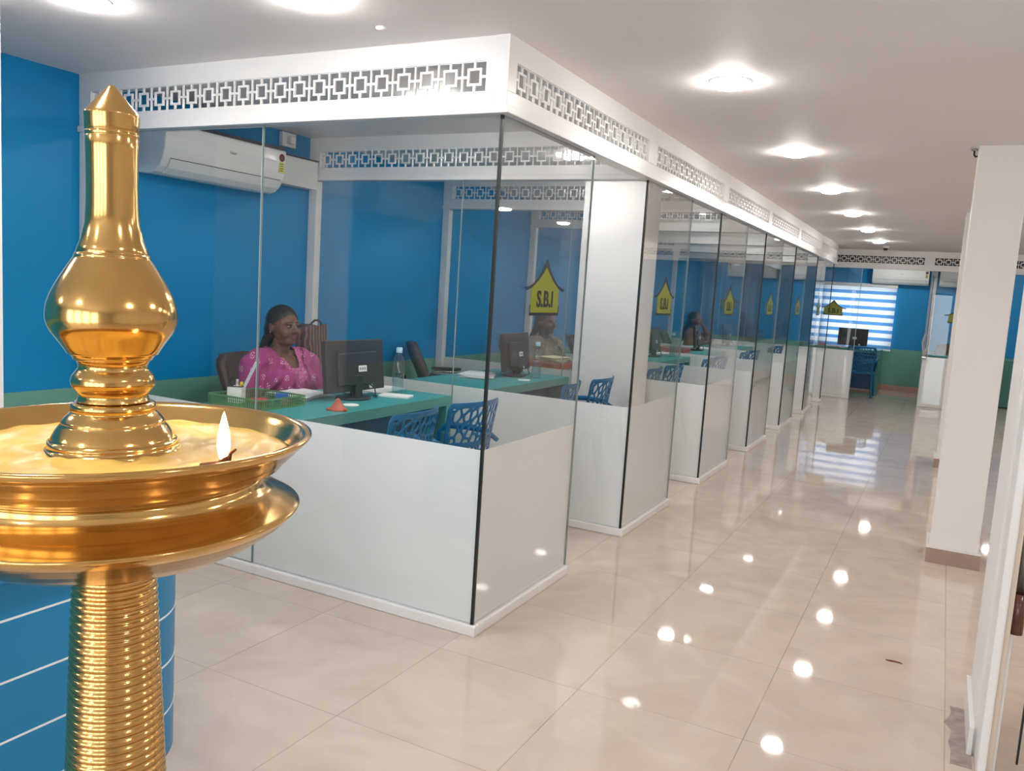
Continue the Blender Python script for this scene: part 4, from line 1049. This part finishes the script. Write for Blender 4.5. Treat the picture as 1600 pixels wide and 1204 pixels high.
base = [(0.0285, 1.3358), (0.0303, 1.3348), (0.0306, 1.3300), (0.0300, 1.3284), (0.0320, 1.3268), (0.0356, 1.3230), (0.0372, 1.3205), (0.0370, 1.3198), (0.0405, 1.3150), (0.0438, 1.3095), (0.0450, 1.3062), (0.0466, 1.3058), (0.0468, 1.3005), (0.0486, 1.2998), (0.0496, 1.2950), (0.0500, 1.2920), (0.0515, 1.2915), (0.0520, 1.2862)]
def dense(p, n=3):
    o = []
    for (r0, z0), (r1, z1) in zip(p, p[1:]):
        for i in range(n): o.append((r0+(r1-r0)*i/n, z0+(z1-z0)*i/n))
    return o + [p[-1]]
MB().lathe(dense(fin, 2), 96).build('finial', MT['brass'], lamp)
MB().lathe(dense(base, 2), 96).build('finial_foot', MT['brass'], lamp)
# dish: outside, rim, inside
ZR = 1.3129
dish = [(0.0, 1.282), (0.120, 1.2825), (0.128, 1.286), (0.1345, 1.2955), (0.1395, 1.3040), (0.1430, 1.3095), (0.1455, 1.3122), (0.1490, 1.3130), (0.1512, 1.3120), (0.1514, 1.3105), (0.1495, 1.3080), (0.1455, 1.3040), (0.1438, 1.3035),
        (0.1400, 1.2985), (0.1385, 1.2978), (0.1345, 1.2932), (0.1330, 1.2925), (0.1275, 1.2870), (0.1262, 1.2866), (0.1215, 1.2828), (0.1165, 1.2800), (0.1142, 1.2785)]
MB().lathe(dish, 128, cap=False).build('oil_dish', MT['brass'], lamp)
drip = [(0.1142, 1.2783), (0.1140, 1.2755), (0.1152, 1.2715), (0.1178, 1.2678), (0.1225, 1.2645), (0.1285, 1.2618), (0.1350, 1.2585), (0.1390, 1.2560), (0.1420, 1.2545), (0.1428, 1.2535), (0.1420, 1.2518), (0.1390, 1.2490), (0.1345, 1.2440), (0.1330, 1.2437), (0.1265, 1.2378), (0.1250, 1.2374), (0.1150, 1.2300), (0.1020, 1.2235), (0.085, 1.2185), (0.055, 1.2145), (0.034, 1.2125), (0.0, 1.2120)]
MB().lathe([(0.0, 1.2783)] + drip, 128).build('drip_ring', MT['brass'], lamp)
# ribbed stem, foot
st_p = []
z = 1.2124; i = 0
while z > 0.12:
    r_ = 0.0302 + (1.2124-z)*0.0395
    for fz, fr_ in ((0.0, -0.0022), (0.0014, 0.0), (0.0033, 0.0008), (0.0052, 0.0)): st_p.append((r_+fr_, z-fz))
    z -= 0.0067
MB().lathe(st_p, 64).build('ribbed_stem', MT['brass_stem'], lamp)
MB().lathe([(0.0, z+0.004), (0.085, z+0.002), (0.09, 0.105), (0.11, 0.085), (0.16, 0.05), (0.185, 0.03), (0.19, 0.012), (0.19, 0.0), (0, 0)], 72).build('foot', MT['brass'], lamp)
# melted butter in the dish
b = MB(); NR, NA = 26, 120; rows = []
for i in range(NR+1):
    rr = 0.046 + (0.1335-0.046)*i/NR
    rows.append([b.bm.verts.new((rr*math.cos(a), rr*math.sin(a), 1.2985 + (0.0035*noise.noise(Vector((rr*60+math.sin(a*2)*1.2, math.cos(a)*4, math.sin(a)*4))) if 0 < i < NR else -0.002 if i == NR else 0.001))) for a in [2*PI*k/NA for k in range(NA)]])
for a_, b_ in zip(rows, rows[1:]):
    for k in range(NA):
        f = b.bm.faces.new([a_[k], a_[(k+1) % NA], b_[(k+1) % NA], b_[k]]); f.smooth = True
low = [[b.bm.verts.new((v.co.x*q_, v.co.y*q_, z_)) for v in rw] for rw, q_, z_ in ((rows[0], 1.0, 1.288), (rows[-1], 0.955, 1.2915))]
for rw, lw in ((rows[0], low[0]), (rows[-1], low[1])):
    for k in range(NA): b.bm.faces.new([rw[k], rw[(k+1) % NA], lw[(k+1) % NA], lw[k]])
b.build('lamp_butter', MT['ghee'], lamp)
# wick and flame, leaning over the rim side towards the room
fx, fy, fz = -0.44 - lamp.location.x, 0.441 - lamp.location.y, 1.2995
b = MB()
b.tube([(fx-0.018, fy-0.006, fz), (fx-0.006, fy, fz+0.002), (fx, fy, fz+0.007), (fx+0.0005, fy, fz+0.012)], [0.0028, 0.0032, 0.003, 0.0015], 8)
b.tube([(fx+0.001, fy+0.001, fz+0.004), (fx+0.003, fy+0.002, fz+0.012), (fx+0.0065, fy+0.004, fz+0.0150)], [0.0025, 0.0014, 0.0008], 8)
b.build('wick', MT['wick'], lamp)
MB().lathe([(0.0008, 0.0), (0.0036, 0.006), (0.0047, 0.013), (0.0042, 0.021), (0.0026, 0.029), (0.0010, 0.0355), (0.0, 0.038)], 20, M=Matrix.Translation((fx-0.0015, fy, fz+0.004))).build('flame', MT['flame'], lamp)
